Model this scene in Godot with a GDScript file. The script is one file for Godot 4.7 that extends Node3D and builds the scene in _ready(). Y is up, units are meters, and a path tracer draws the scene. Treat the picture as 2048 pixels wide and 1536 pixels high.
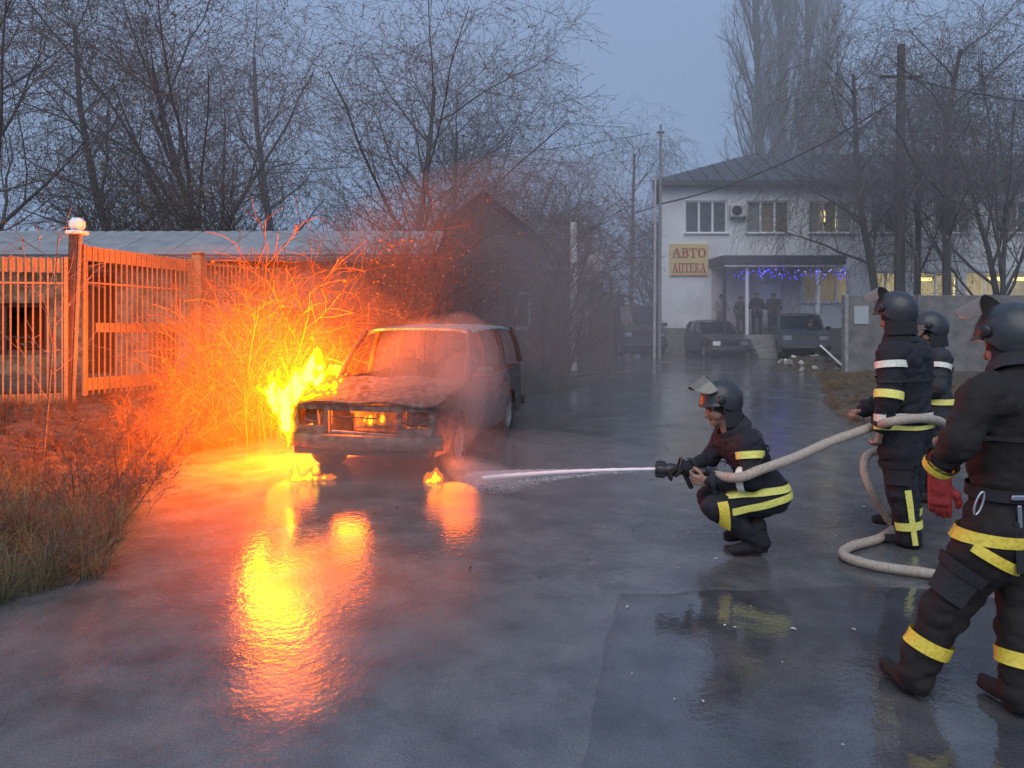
extends Node3D
# A car on fire in a yard at dusk, firefighters with a hose, a two-storey building behind.
# Metres, y up. The lens stands 1.7 m above the road, level, and is shifted downwards.

const FOCAL := 1490.0
const EYE := 1.7
const HORIZON := 627.0

var rng := RandomNumberGenerator.new()
var used := {}
var M := {}

# A point at distance d that the photograph (2048 x 1536) shows at px, py
func P(px: float, py: float, d: float) -> Vector3:
	return Vector3((px - 1024.0) / FOCAL * d, EYE - (py - HORIZON) / FOCAL * d, -d)

# ------------------------------------------------------------------ mesh builder
class MB:
	var v := PackedVector3Array()
	var n := PackedVector3Array()
	var c := PackedColorArray()
	var uv := PackedVector2Array()
	var ix := PackedInt32Array()
	var col := Color(1, 1, 1)
	var use_col := false
	var use_uv := false

	func vert(p: Vector3, nn: Vector3) -> int:
		v.append(p)
		n.append(nn)
		if use_col:
			c.append(col)
		return v.size() - 1

	func tri(a: int, b: int, d: int) -> void:
		var g := (v[d] - v[a]).cross(v[b] - v[a])
		if g.dot(n[a] + n[b] + n[d]) < 0.0:
			ix.append(a); ix.append(d); ix.append(b)
		else:
			ix.append(a); ix.append(b); ix.append(d)

	# flat quad
	func face(a: Vector3, b: Vector3, d: Vector3, e: Vector3) -> void:
		var nn := (d - a).cross(b - a)
		if nn.length_squared() < 1e-14:
			nn = (e - a).cross(d - a)
		nn = nn.normalized()
		var i0 := vert(a, nn)
		vert(b, nn); vert(d, nn); vert(e, nn)
		tri(i0, i0 + 1, i0 + 2)
		tri(i0, i0 + 2, i0 + 3)

	func face3(a: Vector3, b: Vector3, d: Vector3) -> void:
		var nn := (d - a).cross(b - a).normalized()
		var i0 := vert(a, nn)
		vert(b, nn); vert(d, nn)
		tri(i0, i0 + 1, i0 + 2)

	# box with chamfered edges
	func box(t: Transform3D, s: Vector3, bev := 0.0) -> void:
		var h := s * 0.5
		if bev <= 0.0:
			for ax in 3:
				for sg in [-1.0, 1.0]:
					var u := (ax + 1) % 3
					var w := (ax + 2) % 3
					var q := []
					for k in [[-1, -1], [1, -1], [1, 1], [-1, 1]]:
						var p := Vector3()
						p[ax] = sg * h[ax]
						p[u] = k[0] * h[u]
						p[w] = k[1] * h[w]
						q.append(t * p)
					if sg > 0:
						face(q[0], q[3], q[2], q[1])
					else:
						face(q[0], q[1], q[2], q[3])
			return
		var i := h - Vector3(bev, bev, bev)
		for ax in 3:
			for sg in [-1.0, 1.0]:
				var u := (ax + 1) % 3
				var w := (ax + 2) % 3
				var q := []
				for k in [[-1, -1], [1, -1], [1, 1], [-1, 1]]:
					var p := Vector3()
					p[ax] = sg * h[ax]
					p[u] = k[0] * i[u]
					p[w] = k[1] * i[w]
					q.append(t * p)
				if sg > 0:
					face(q[0], q[3], q[2], q[1])
				else:
					face(q[0], q[1], q[2], q[3])
		for ax in 3:
			var u := (ax + 1) % 3
			var w := (ax + 2) % 3
			for su in [-1.0, 1.0]:
				for sw in [-1.0, 1.0]:
					var q := []
					for k in [[-1, 0], [1, 0], [1, 1], [-1, 1]]:
						var p := Vector3()
						p[ax] = k[0] * i[ax]
						p[u] = su * (h[u] if k[1] == 0 else i[u])
						p[w] = sw * (i[w] if k[1] == 0 else h[w])
						q.append(t * p)
					if su * sw > 0:
						face(q[0], q[1], q[2], q[3])
					else:
						face(q[0], q[3], q[2], q[1])
		for sx in [-1.0, 1.0]:
			for sy in [-1.0, 1.0]:
				for sz in [-1.0, 1.0]:
					var a: Vector3 = t * Vector3(sx * h.x, sy * i.y, sz * i.z)
					var b: Vector3 = t * Vector3(sx * i.x, sy * h.y, sz * i.z)
					var d: Vector3 = t * Vector3(sx * i.x, sy * i.y, sz * h.z)
					if sx * sy * sz > 0:
						face3(a, d, b)
					else:
						face3(a, b, d)

	func boxc(p: Vector3, s: Vector3, bev := 0.0) -> void:
		box(Transform3D(Basis(), p), s, bev)

	# bar from a to b with a rectangular section
	func bar(a: Vector3, b: Vector3, wx: float, wz: float, bev := 0.0) -> void:
		var y := (b - a)
		var l := y.length()
		y /= l
		var x := Vector3(0, 0, 1).cross(y)
		if x.length() < 0.05:
			x = Vector3(1, 0, 0)
		x = x.normalized()
		box(Transform3D(Basis(x, y, x.cross(y)), (a + b) * 0.5), Vector3(wx, l, wz), bev)

	# round tube through points
	func tube(pts: Array, rad: Array, sides: int, caps := true, squash := 1.0) -> void:
		var m := pts.size()
		var t0: Vector3 = (pts[1] - pts[0]).normalized()
		var nx := t0.cross(Vector3(0.31, 0.12, 0.94))
		if nx.length() < 0.1:
			nx = t0.cross(Vector3(1, 0, 0))
		nx = nx.normalized()
		var base := v.size()
		for k in m:
			var tg: Vector3
			if k == 0:
				tg = pts[1] - pts[0]
			elif k == m - 1:
				tg = pts[m - 1] - pts[m - 2]
			else:
				tg = pts[k + 1] - pts[k - 1]
			tg = tg.normalized()
			nx = (nx - tg * nx.dot(tg)).normalized()
			var ny := tg.cross(nx)
			for s in sides:
				var a := TAU * s / sides
				var o := nx * cos(a) + ny * sin(a) * squash
				vert(pts[k] + o * float(rad[k]), o)
		for k in m - 1:
			for s in sides:
				var a := base + k * sides + s
				var b := base + k * sides + (s + 1) % sides
				tri(a, b, b + sides)
				tri(a, b + sides, a + sides)
		if caps:
			for e in [0, m - 1]:
				var nn: Vector3 = (pts[0] - pts[1]).normalized() if e == 0 else (pts[m - 1] - pts[m - 2]).normalized()
				var ci := vert(pts[e], nn)
				for s in sides:
					vert(v[base + e * sides + s], nn)
				for s in sides:
					tri(ci, ci + 1 + s, ci + 1 + (s + 1) % sides)

	# smooth sheet through rows of points
	func grid(rows: Array, wrap := false) -> void:
		var base := v.size()
		var w: int = rows[0].size()
		for r in rows:
			for p in r:
				vert(p, Vector3.ZERO)
		var last := w if wrap else w - 1
		var start := ix.size()
		for r in rows.size() - 1:
			for k in last:
				var a := base + r * w + k
				var b := base + r * w + (k + 1) % w
				ix.append_array([a, b, b + w, a, b + w, a + w])
		smooth(start, base)

	func smooth(start: int, base: int) -> void:
		for t in range(start, ix.size(), 3):
			var g := (v[ix[t + 2]] - v[ix[t]]).cross(v[ix[t + 1]] - v[ix[t]])
			n[ix[t]] += g
			n[ix[t + 1]] += g
			n[ix[t + 2]] += g
		for k in range(base, v.size()):
			n[k] = n[k].normalized() if n[k].length_squared() > 1e-20 else Vector3.UP

	# sheet with thickness: rows and the same rows pushed by off, rims closed
	func slab(rows: Array, off: Vector3) -> void:
		grid(rows)
		var back := []
		for r in rows:
			var q := []
			for p in r:
				q.append(p + off)
			q.reverse()
			back.append(q)
		grid(back)
		var h: int = rows.size()
		var w: int = rows[0].size()
		for k in w - 1:
			face(rows[0][k], rows[0][k] + off, rows[0][k + 1] + off, rows[0][k + 1])
			face(rows[h - 1][k + 1], rows[h - 1][k + 1] + off, rows[h - 1][k] + off, rows[h - 1][k])
		for k in h - 1:
			face(rows[k + 1][0], rows[k + 1][0] + off, rows[k][0] + off, rows[k][0])
			face(rows[k][w - 1], rows[k][w - 1] + off, rows[k + 1][w - 1] + off, rows[k + 1][w - 1])

	# revolve profile [r, y] about the axis of t
	func lathe(t: Transform3D, prof: Array, sides: int) -> void:
		var rows := []
		for p in prof:
			var q := []
			for s in sides:
				var a := -TAU * s / sides
				q.append(t * Vector3(cos(a) * p[0], p[1], sin(a) * p[0]))
			rows.append(q)
		grid(rows, true)

	func ball(p: Vector3, r: Vector3, su := 10, sv := 7, bs := Basis()) -> void:
		var prof := []
		for k in sv + 1:
			var a := PI * k / sv
			prof.append([maxf(sin(a), 0.001), -cos(a)])
		lathe(Transform3D(bs.scaled_local(r), p), prof, su)

	# flat wall in the plane of t (x right, y up, faces +z) with rectangular openings; reveals go back by deep
	func wall(t: Transform3D, x0: float, y0: float, x1: float, y1: float, holes: Array, deep: float) -> void:
		var xs := [x0, x1]
		var ys := [y0, y1]
		for h in holes:
			for k in [h[0], h[2]]:
				if not xs.has(k) and k > x0 and k < x1:
					xs.append(k)
			for k in [h[1], h[3]]:
				if not ys.has(k) and k > y0 and k < y1:
					ys.append(k)
		xs.sort()
		ys.sort()
		for i in xs.size() - 1:
			for j in ys.size() - 1:
				var mx: float = (xs[i] + xs[i + 1]) * 0.5
				var my: float = (ys[j] + ys[j + 1]) * 0.5
				var open := false
				for h in holes:
					if mx > h[0] and mx < h[2] and my > h[1] and my < h[3]:
						open = true
				if not open:
					for z in [0.0, -deep]:
						face(t * Vector3(xs[i], ys[j], z), t * Vector3(xs[i], ys[j + 1], z), t * Vector3(xs[i + 1], ys[j + 1], z), t * Vector3(xs[i + 1], ys[j], z))
		var rims := holes.duplicate()
		rims.append([x0, y0, x1, y1])
		for h in rims:
			var q := [Vector3(h[0], h[1], 0), Vector3(h[2], h[1], 0), Vector3(h[2], h[3], 0), Vector3(h[0], h[3], 0)]
			for k in 4:
				var a: Vector3 = q[k]
				var b: Vector3 = q[(k + 1) % 4]
				face(t * a, t * b, t * (b - Vector3(0, 0, deep)), t * (a - Vector3(0, 0, deep)))

	func mesh() -> ArrayMesh:
		var m := ArrayMesh.new()
		if v.is_empty():
			return m
		var a := []
		a.resize(Mesh.ARRAY_MAX)
		a[Mesh.ARRAY_VERTEX] = v
		a[Mesh.ARRAY_NORMAL] = n
		if use_col:
			a[Mesh.ARRAY_COLOR] = c
		if use_uv:
			a[Mesh.ARRAY_TEX_UV] = uv
		a[Mesh.ARRAY_INDEX] = ix
		m.add_surface_from_arrays(Mesh.PRIMITIVE_TRIANGLES, a)
		return m

# ------------------------------------------------------------------ soft bodies: tapered capsules joined smoothly, meshed as surface nets
class SDF:
	var B := []
	var cell := 0.014
	var amp := 0.0
	var noise: FastNoiseLite
	var stretch := Vector3(1, 1, 1)
	var floor_y := -1e9

	func cap(a: Vector3, b: Vector3, ra: float, rb: float, col: Color, k := 0.03) -> void:
		B.append([a, b, ra, rb, k, col])

	func dist(p: Vector3) -> float:
		var f := 1.0
		for o in B:
			var a: Vector3 = o[0]
			var ba: Vector3 = o[1] - a
			var t: float = clampf((p - a).dot(ba) / maxf(ba.length_squared(), 1e-9), 0.0, 1.0)
			var d: float = (p - a - ba * t).length() - lerpf(o[2], o[3], t)
			var k: float = o[4]
			var h := maxf(k - absf(f - d), 0.0) / k
			f = minf(f, d) - h * h * k * 0.25
		return f

	func color_at(p: Vector3) -> Color:
		var best := 1e9
		var c := Color.WHITE
		for o in B:
			var a: Vector3 = o[0]
			var ba: Vector3 = o[1] - a
			var t: float = clampf((p - a).dot(ba) / maxf(ba.length_squared(), 1e-9), 0.0, 1.0)
			var d: float = (p - a - ba * t).length() - lerpf(o[2], o[3], t)
			if d < best:
				best = d
				c = o[5]
		return c

	func build(mb: MB) -> void:
		var lo := Vector3(1e9, 1e9, 1e9)
		var hi := -lo
		for o in B:
			var r: float = maxf(o[2], o[3]) + 3.0 * cell + amp
			for q in [o[0], o[1]]:
				lo = lo.min(q - Vector3(r, r, r))
				hi = hi.max(q + Vector3(r, r, r))
		var nx := int((hi.x - lo.x) / cell) + 2
		var ny := int((hi.y - lo.y) / cell) + 2
		var nz := int((hi.z - lo.z) / cell) + 2
		var total := nx * ny * nz
		var f := PackedFloat32Array()
		f.resize(total)
		f.fill(1.0)
		var sy := nx
		var sz := nx * ny
		for o in B:
			var a: Vector3 = o[0]
			var b: Vector3 = o[1]
			var ra: float = o[2]
			var rb: float = o[3]
			var k: float = o[4]
			var ba := b - a
			var inv := 1.0 / maxf(ba.length_squared(), 1e-9)
			var r := maxf(ra, rb) + 2.5 * cell + amp + k * 0.3
			var l: Vector3 = (a.min(b) - Vector3(r, r, r) - lo) / cell
			var g: Vector3 = (a.max(b) + Vector3(r, r, r) - lo) / cell
			var x0 := maxi(int(l.x), 0)
			var x1 := mini(int(g.x) + 1, nx - 1)
			var y0 := maxi(int(l.y), 0)
			var y1 := mini(int(g.y) + 1, ny - 1)
			var z0 := maxi(int(l.z), 0)
			var z1 := mini(int(g.z) + 1, nz - 1)
			for z in range(z0, z1 + 1):
				for y in range(y0, y1 + 1):
					var row := z * sz + y * sy
					var p := lo + Vector3(0, y, z) * cell - a
					for x in range(x0, x1 + 1):
						var q := Vector3(p.x + x * cell, p.y, p.z)
						var t := clampf(q.dot(ba) * inv, 0.0, 1.0)
						var d := (q - ba * t).length() - (ra + (rb - ra) * t)
						var e := f[row + x]
						var h := k - absf(e - d)
						if h > 0.0:
							f[row + x] = minf(e, d) - h * h / k * 0.25
						elif d < e:
							f[row + x] = d
		if amp > 0.0 or floor_y > -1e8:
			for z in nz:
				for y in ny:
					var row := z * sz + y * sy
					for x in nx:
						var e := f[row + x]
						if absf(e) < amp + 3.0 * cell:
							var p := lo + Vector3(x, y, z) * cell
							if amp > 0.0:
								e += noise.get_noise_3dv(p * stretch) * amp
							f[row + x] = maxf(e, floor_y - p.y)
		var id := PackedInt32Array()
		id.resize(total)
		id.fill(-1)
		var off := [0, 1, sy, sy + 1, sz, sz + 1, sz + sy, sz + sy + 1]
		var cor := [Vector3(0, 0, 0), Vector3(1, 0, 0), Vector3(0, 1, 0), Vector3(1, 1, 0), Vector3(0, 0, 1), Vector3(1, 0, 1), Vector3(0, 1, 1), Vector3(1, 1, 1)]
		var edges := [[0, 1], [2, 3], [4, 5], [6, 7], [0, 2], [1, 3], [4, 6], [5, 7], [0, 4], [1, 5], [2, 6], [3, 7]]
		var base := mb.v.size()
		var start := mb.ix.size()
		var near := cell * 2.2 + amp * 0.6
		var live := PackedInt32Array()
		for z in nz - 1:
			for y in ny - 1:
				var row := z * sz + y * sy
				for x in nx - 1:
					var i := row + x
					if absf(f[i]) > near:
						continue
					var neg := 0
					for o in off:
						if f[i + o] < 0.0:
							neg += 1
					if neg == 0 or neg == 8:
						continue
					var s := Vector3()
					var m := 0
					for e in edges:
						var fa := f[i + off[e[0]]]
						var fb := f[i + off[e[1]]]
						if (fa < 0.0) != (fb < 0.0):
							s += cor[e[0]].lerp(cor[e[1]], fa / (fa - fb))
							m += 1
					var p := lo + (Vector3(x, y, z) + s / m) * cell
					if mb.use_col:
						mb.col = color_at(p)
					id[i] = mb.vert(p, Vector3.ZERO)
					live.append(i)
		for i in live:
			if (f[i] < 0.0) != (f[i + 1] < 0.0):
				_quad(mb, id, i, i - sy, i - sy - sz, i - sz, f[i] < 0.0)
			if (f[i] < 0.0) != (f[i + sy] < 0.0):
				_quad(mb, id, i, i - sz, i - sz - 1, i - 1, f[i] < 0.0)
			if (f[i] < 0.0) != (f[i + sz] < 0.0):
				_quad(mb, id, i, i - 1, i - 1 - sy, i - sy, f[i] < 0.0)
		mb.smooth(start, base)

	func _quad(mb: MB, id: PackedInt32Array, a: int, b: int, d: int, e: int, inside: bool) -> void:
		if b < 0 or d < 0 or e < 0:
			return
		var i := id[a]
		var j := id[b]
		var k := id[d]
		var l := id[e]
		if i < 0 or j < 0 or k < 0 or l < 0:
			return
		if inside:
			mb.ix.append_array([i, j, k, i, k, l])
		else:
			mb.ix.append_array([i, k, j, i, l, k])

	# a strip of tape lying on the surface, round the axis through c
	func band(mb: MB, c: Vector3, axis: Vector3, width: float, a0 := 0.0, a1 := TAU, zero := Vector3.ZERO, lift := 0.004, most := 0.4) -> void:
		var y := axis.normalized()
		var x := zero if zero != Vector3.ZERO else Vector3(0.2, 0.1, 1)
		x = (x - y * x.dot(y)).normalized()
		var w := y.cross(x)
		var rows := []
		var count := maxi(int((a1 - a0) / TAU * 30), 4)
		for k in count + 1:
			var a := a0 + (a1 - a0) * k / count
			var o := x * cos(a) + w * sin(a)
			var row := []
			for h in [-0.5, -0.17, 0.17, 0.5]:
				var q: Vector3 = c + y * width * h
				var t := 0.02
				for step in 14:
					var e := dist(q + o * t) - lift - amp * 0.35
					t -= e * 0.9
					if absf(e) < 0.001:
						break
				row.append(q + o * clampf(t, 0.01, most))
			rows.append(row)
		mb.grid(rows)

# ------------------------------------------------------------------ nodes
func numbered(called: String) -> String:
	if not used.has(called):
		used[called] = 0
		return called
	used[called] += 1
	return "%s_%03d" % [called, used[called]]

func tag(o: Node3D, label: String, category: String, group := "", kind := "") -> void:
	if label: o.set_meta("label", label)
	if category: o.set_meta("category", category)
	if group: o.set_meta("group", group)
	if kind: o.set_meta("kind", kind)

func thing(called: String, label: String, category: String, at := Vector3.ZERO, turn := 0.0, group := "") -> Node3D:
	var o := Node3D.new()
	o.name = numbered(called)
	add_child(o)
	o.position = at
	o.rotation.y = turn
	tag(o, label, category, group)
	return o

func part(called: String, mb: MB, mat: Material, parent: Node3D) -> MeshInstance3D:
	return put(called, mb.mesh(), mat, parent)

func put(called: String, m: Mesh, mat: Material, parent: Node3D, t := Transform3D()) -> MeshInstance3D:
	var o := MeshInstance3D.new()
	o.name = called
	o.mesh = m
	o.material_override = mat
	o.transform = t
	parent.add_child(o, true)
	return o

func single(called: String, mb: MB, mat: Material, label: String, category: String, group := "", kind := "") -> MeshInstance3D:
	var o := put(numbered(called), mb.mesh(), mat, self)
	tag(o, label, category, group, kind)
	return o

func structure(called: String, mb: MB, mat: Material) -> MeshInstance3D:
	var o := put(numbered(called), mb.mesh(), mat, self)
	o.set_meta("kind", "structure")
	return o

# ------------------------------------------------------------------ materials
func noise_tex(freq: float, oct: int, seed_: int, ramp: Array, size := 512, kind := FastNoiseLite.TYPE_SIMPLEX_SMOOTH, gain := 0.55) -> NoiseTexture2D:
	var fn := FastNoiseLite.new()
	fn.noise_type = kind
	fn.seed = seed_
	fn.frequency = freq
	fn.fractal_octaves = oct
	fn.fractal_gain = gain
	var t := NoiseTexture2D.new()
	t.width = size
	t.height = size
	t.seamless = true
	t.noise = fn
	if ramp:
		var g := Gradient.new()
		var offs := PackedFloat32Array()
		var cols := PackedColorArray()
		for r in ramp:
			offs.append(r[0])
			cols.append(r[1] if r[1] is Color else Color(r[1], r[1], r[1]))
		g.offsets = offs
		g.colors = cols
		t.color_ramp = g
	return t

# real-world base colour (linear) to what albedo_color wants
func lin(r: float, g: float, b: float, a := 1.0) -> Color:
	var c := Color(r, g, b).linear_to_srgb()
	c.a = a
	return c

func mat(called: String, col: Color, rough := 0.8, metal := 0.0) -> StandardMaterial3D:
	var m := StandardMaterial3D.new()
	m.resource_name = called
	m.albedo_color = col
	m.roughness = rough
	m.metallic = metal
	M[called] = m
	return m

func tri_map(m: StandardMaterial3D, scale: float) -> void:
	m.uv1_triplanar = true
	m.uv1_world_triplanar = true
	m.uv1_scale = Vector3(scale, scale, scale)

func mottled(called: String, ramp: Array, freq: float, scale: float, rough: float, seed_: int, bump := 0.0, oct := 5) -> StandardMaterial3D:
	var m := mat(called, Color.WHITE, rough)
	m.albedo_texture = noise_tex(freq, oct, seed_, ramp)
	tri_map(m, scale)
	if bump > 0.0:
		m.heightmap_enabled = true
		m.heightmap_texture = noise_tex(freq * 3.0, 4, seed_ + 7, [])
		m.heightmap_scale = bump
	return m

func glow(called: String, col: Color, energy: float, alpha := 1.0) -> StandardMaterial3D:
	var m := mat(called, Color(0.02, 0.02, 0.02, alpha), 0.9)
	m.emission_enabled = true
	m.emission = col
	m.emission_energy_multiplier = energy
	if alpha < 1.0:
		m.transparency = BaseMaterial3D.TRANSPARENCY_ALPHA
	return m

func make_materials() -> void:
	# wet asphalt
	var a := mat("asphalt", Color.WHITE, 1.0)
	a.albedo_texture = noise_tex(0.009, 8, 3, [[0.0, lin(.06, .061, .062)], [0.42, lin(.1, .101, .104)], [0.6, lin(.12, .121, .123)], [1.0, lin(.16, .159, .158)]], 2048, FastNoiseLite.TYPE_SIMPLEX_SMOOTH, 0.6)
	a.roughness_texture = noise_tex(0.005, 4, 11, [[0.0, 0.08], [0.35, 0.12], [0.55, 0.17], [0.75, 0.24], [1.0, 0.34]], 1024, FastNoiseLite.TYPE_SIMPLEX_SMOOTH, 0.42)
	a.metallic_specular = 0.68
	a.heightmap_enabled = true
	a.heightmap_texture = noise_tex(0.05, 5, 5, [], 2048, FastNoiseLite.TYPE_SIMPLEX_SMOOTH, 0.75)
	a.heightmap_scale = 0.2
	tri_map(a, 1.0 / 9.0)
	a.detail_enabled = true
	a.detail_blend_mode = BaseMaterial3D.BLEND_MODE_MUL
	a.detail_uv_layer = BaseMaterial3D.DETAIL_UV_2
	a.detail_albedo = noise_tex(0.09, 3, 7, [[0.0, 0.66], [0.35, 0.86], [0.55, 0.97], [0.8, 1.0], [1.0, 1.0]], 1024)
	a.uv2_triplanar = true
	a.uv2_world_triplanar = true
	a.uv2_scale = Vector3(0.8, 0.8, 0.8)
	var b := a.duplicate() as StandardMaterial3D
	b.resource_name = "asphalt_patch"
	b.albedo_color = Color(0.86, 0.87, 0.89)
	b.roughness_texture = noise_tex(0.006, 4, 17, [[0.0, 0.05], [0.45, 0.075], [0.65, 0.13], [1.0, 0.26]], 1024, FastNoiseLite.TYPE_SIMPLEX_SMOOTH, 0.45)
	b.heightmap_scale = 0.1
	M["asphalt_patch"] = b
	mottled("earth", [[0.0, lin(.03, .024, .018)], [0.5, lin(.07, .055, .042)], [1.0, lin(.13, .105, .08)]], 0.02, 0.3, 0.95, 21, 3.0, 6)
	mottled("plaster_white", [[0.0, lin(.58, .59, .6)], [0.4, lin(.74, .75, .76)], [1.0, lin(.8, .81, .82)]], 0.008, 0.12, 0.85, 31, 0.2)
	mottled("plinth", [[0.0, lin(.13, .125, .12)], [1.0, lin(.25, .24, .23)]], 0.02, 0.4, 0.9, 33, 0.5)
	mottled("porch_wall", [[0.0, lin(.48, .42, .42)], [1.0, lin(.62, .55, .54)]], 0.01, 0.3, 0.85, 35)
	mottled("concrete", [[0.0, lin(.16, .16, .155)], [0.5, lin(.25, .25, .24)], [1.0, lin(.34, .34, .325)]], 0.02, 0.5, 0.9, 37, 0.6)
	mottled("concrete_pale", [[0.0, lin(.36, .35, .34)], [1.0, lin(.56, .55, .53)]], 0.02, 0.8, 0.85, 38, 0.4)
	mottled("wall_grey", [[0.0, lin(.085, .083, .085)], [0.5, lin(.14, .135, .135)], [1.0, lin(.2, .19, .185)]], 0.012, 0.35, 0.85, 39, 0.6)
	mottled("roof_dark", [[0.0, lin(.05, .055, .065)], [1.0, lin(.09, .095, .11)]], 0.02, 0.4, 0.6, 41)
	mottled("roof_metal", [[0.0, lin(.17, .18, .19)], [0.6, lin(.24, .25, .26)], [1.0, lin(.3, .31, .31)]], 0.012, 0.3, 0.5, 43)
	mottled("peeling", [[0.0, lin(.08, .05, .032)], [0.4, lin(.15, .1, .06)], [0.52, lin(.22, .155, .095)], [1.0, lin(.3, .21, .13)]], 0.016, 0.35, 0.9, 45, 1.2)
	mottled("wood_brown", [[0.0, lin(.045, .03, .025)], [1.0, lin(.1, .07, .055)]], 0.03, 0.5, 0.85, 47, 0.8)
	mottled("fence_paint", [[0.0, lin(.12, .07, .035)], [0.35, lin(.28, .18, .085)], [1.0, lin(.36, .25, .12)]], 0.03, 1.4, 0.7, 49, 0.3)
	mottled("bark", [[0.0, lin(.06, .053, .05)], [0.6, lin(.12, .107, .1)], [1.0, lin(.2, .185, .175)]], 0.03, 1.5, 0.95, 51, 3.0)
	mottled("bark_brown", [[0.0, lin(.04, .028, .022)], [1.0, lin(.1, .07, .055)]], 0.03, 1.5, 0.95, 53, 2.0)
	mat("twig", lin(.14, .122, .118), 0.95)
	mat("twig_brown", lin(.1, .07, .058), 0.95)
	mat("twig_tan", lin(.12, .06, .026), 0.9)
	var lf := mat("dry_leaf", lin(.16, .105, .06), 0.9)
	lf.backlight_enabled = true
	lf.backlight = Color(0.2, 0.16, 0.1)
	var gr := mat("grass", Color.WHITE, 0.85)
	gr.vertex_color_use_as_albedo = true
	gr.backlight_enabled = true
	gr.backlight = Color(0.25, 0.25, 0.2)
	mat("white_paint", lin(.72, .73, .74), 0.5)
	mat("frame_white", lin(.75, .76, .78), 0.4)
	mat("dark_metal", lin(.05, .05, .055), 0.5, 0.6)
	mat("steel", lin(.45, .45, .46), 0.35, 0.9)
	mat("black_plastic", lin(.018, .018, .02), 0.45)
	mat("rubber", lin(.02, .02, .021), 0.8)
	var g := mat("glass", Color(0.5, 0.55, 0.6, 0.12), 0.03)
	g.transparency = BaseMaterial3D.TRANSPARENCY_ALPHA
	var g2 := mat("car_glass", Color(0.06, 0.07, 0.08, 0.55), 0.04)
	g2.transparency = BaseMaterial3D.TRANSPARENCY_ALPHA
	mottled("curtain", [[0.0, lin(.4, .38, .36)], [1.0, lin(.55, .53, .5)]], 0.03, 1.0, 0.95, 55)
	mat("curtain_warm", lin(.55, .4, .25), 0.95)
	# burnt car
	mottled("burnt", [[0.0, lin(.02, .018, .018)], [0.4, lin(.05, .04, .037)], [0.52, lin(.09, .06, .045)], [0.66, lin(.1, .088, .082)], [1.0, lin(.17, .162, .155)]], 0.014, 1.1, 0.75, 61, 0.6, 6)
	mottled("soot", [[0.0, lin(.012, .011, .011)], [0.6, lin(.03, .027, .026)], [1.0, lin(.1, .09, .085)]], 0.02, 1.6, 0.9, 63, 0.6)
	mottled("ash_pale", [[0.0, lin(.05, .045, .043)], [0.45, lin(.13, .125, .12)], [0.62, lin(.22, .21, .205)], [1.0, lin(.36, .35, .34)]], 0.02, 1.2, 0.8, 65, 0.4)
	# clothes
	var cl := mat("turnout", Color.WHITE, 0.85)
	cl.vertex_color_use_as_albedo = true
	cl.albedo_texture = noise_tex(0.02, 5, 71, [[0.0, 0.62], [0.5, 0.95], [1.0, 1.0]])
	tri_map(cl, 2.5)
	cl.heightmap_enabled = true
	cl.heightmap_texture = noise_tex(0.05, 4, 73, [])
	cl.heightmap_scale = 0.22
	mottled("tape_silver", [[0.0, lin(.42, .42, .36)], [0.6, lin(.7, .7, .6)], [1.0, lin(.8, .8, .72)]], 0.02, 4.0, 0.4, 75)
	mottled("tape_yellow", [[0.0, lin(.4, .3, .03)], [0.5, lin(.72, .55, .06)], [1.0, lin(.8, .66, .12)]], 0.02, 4.0, 0.5, 77)
	mottled("tape_lime", [[0.0, lin(.45, .42, .06)], [0.5, lin(.75, .7, .15)], [1.0, lin(.82, .78, .3)]], 0.02, 4.0, 0.5, 78)
	mottled("glove_red", [[0.0, lin(.2, .012, .012)], [1.0, lin(.36, .03, .028)]], 0.02, 4.0, 0.6, 79, 0.3)
	mottled("helmet_dark", [[0.0, lin(.022, .023, .027)], [0.7, lin(.04, .041, .046)], [1.0, lin(.07, .07, .072)]], 0.02, 3.0, 0.42, 81)
	var vi := mottled("visor", [[0.0, lin(.11, .105, .09)], [1.0, lin(.19, .18, .16)]], 0.02, 2.0, 0.3, 83)
	vi.backlight_enabled = true
	vi.backlight = Color(0.25, 0.25, 0.22)
	mottled("hose_jacket", [[0.0, lin(.16, .12, .09)], [0.5, lin(.38, .31, .25)], [1.0, lin(.52, .44, .37)]], 0.03, 2.5, 0.8, 85, 0.4)
	# light
	glow("flame_core", Color(1.0, 0.93, 0.5), 3.0)
	glow("flame_yellow", Color(1.0, 0.76, 0.05), 2.6, 0.55)
	glow("flame_orange", Color(1.0, 0.5, 0.02), 1.7, 0.22)

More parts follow.
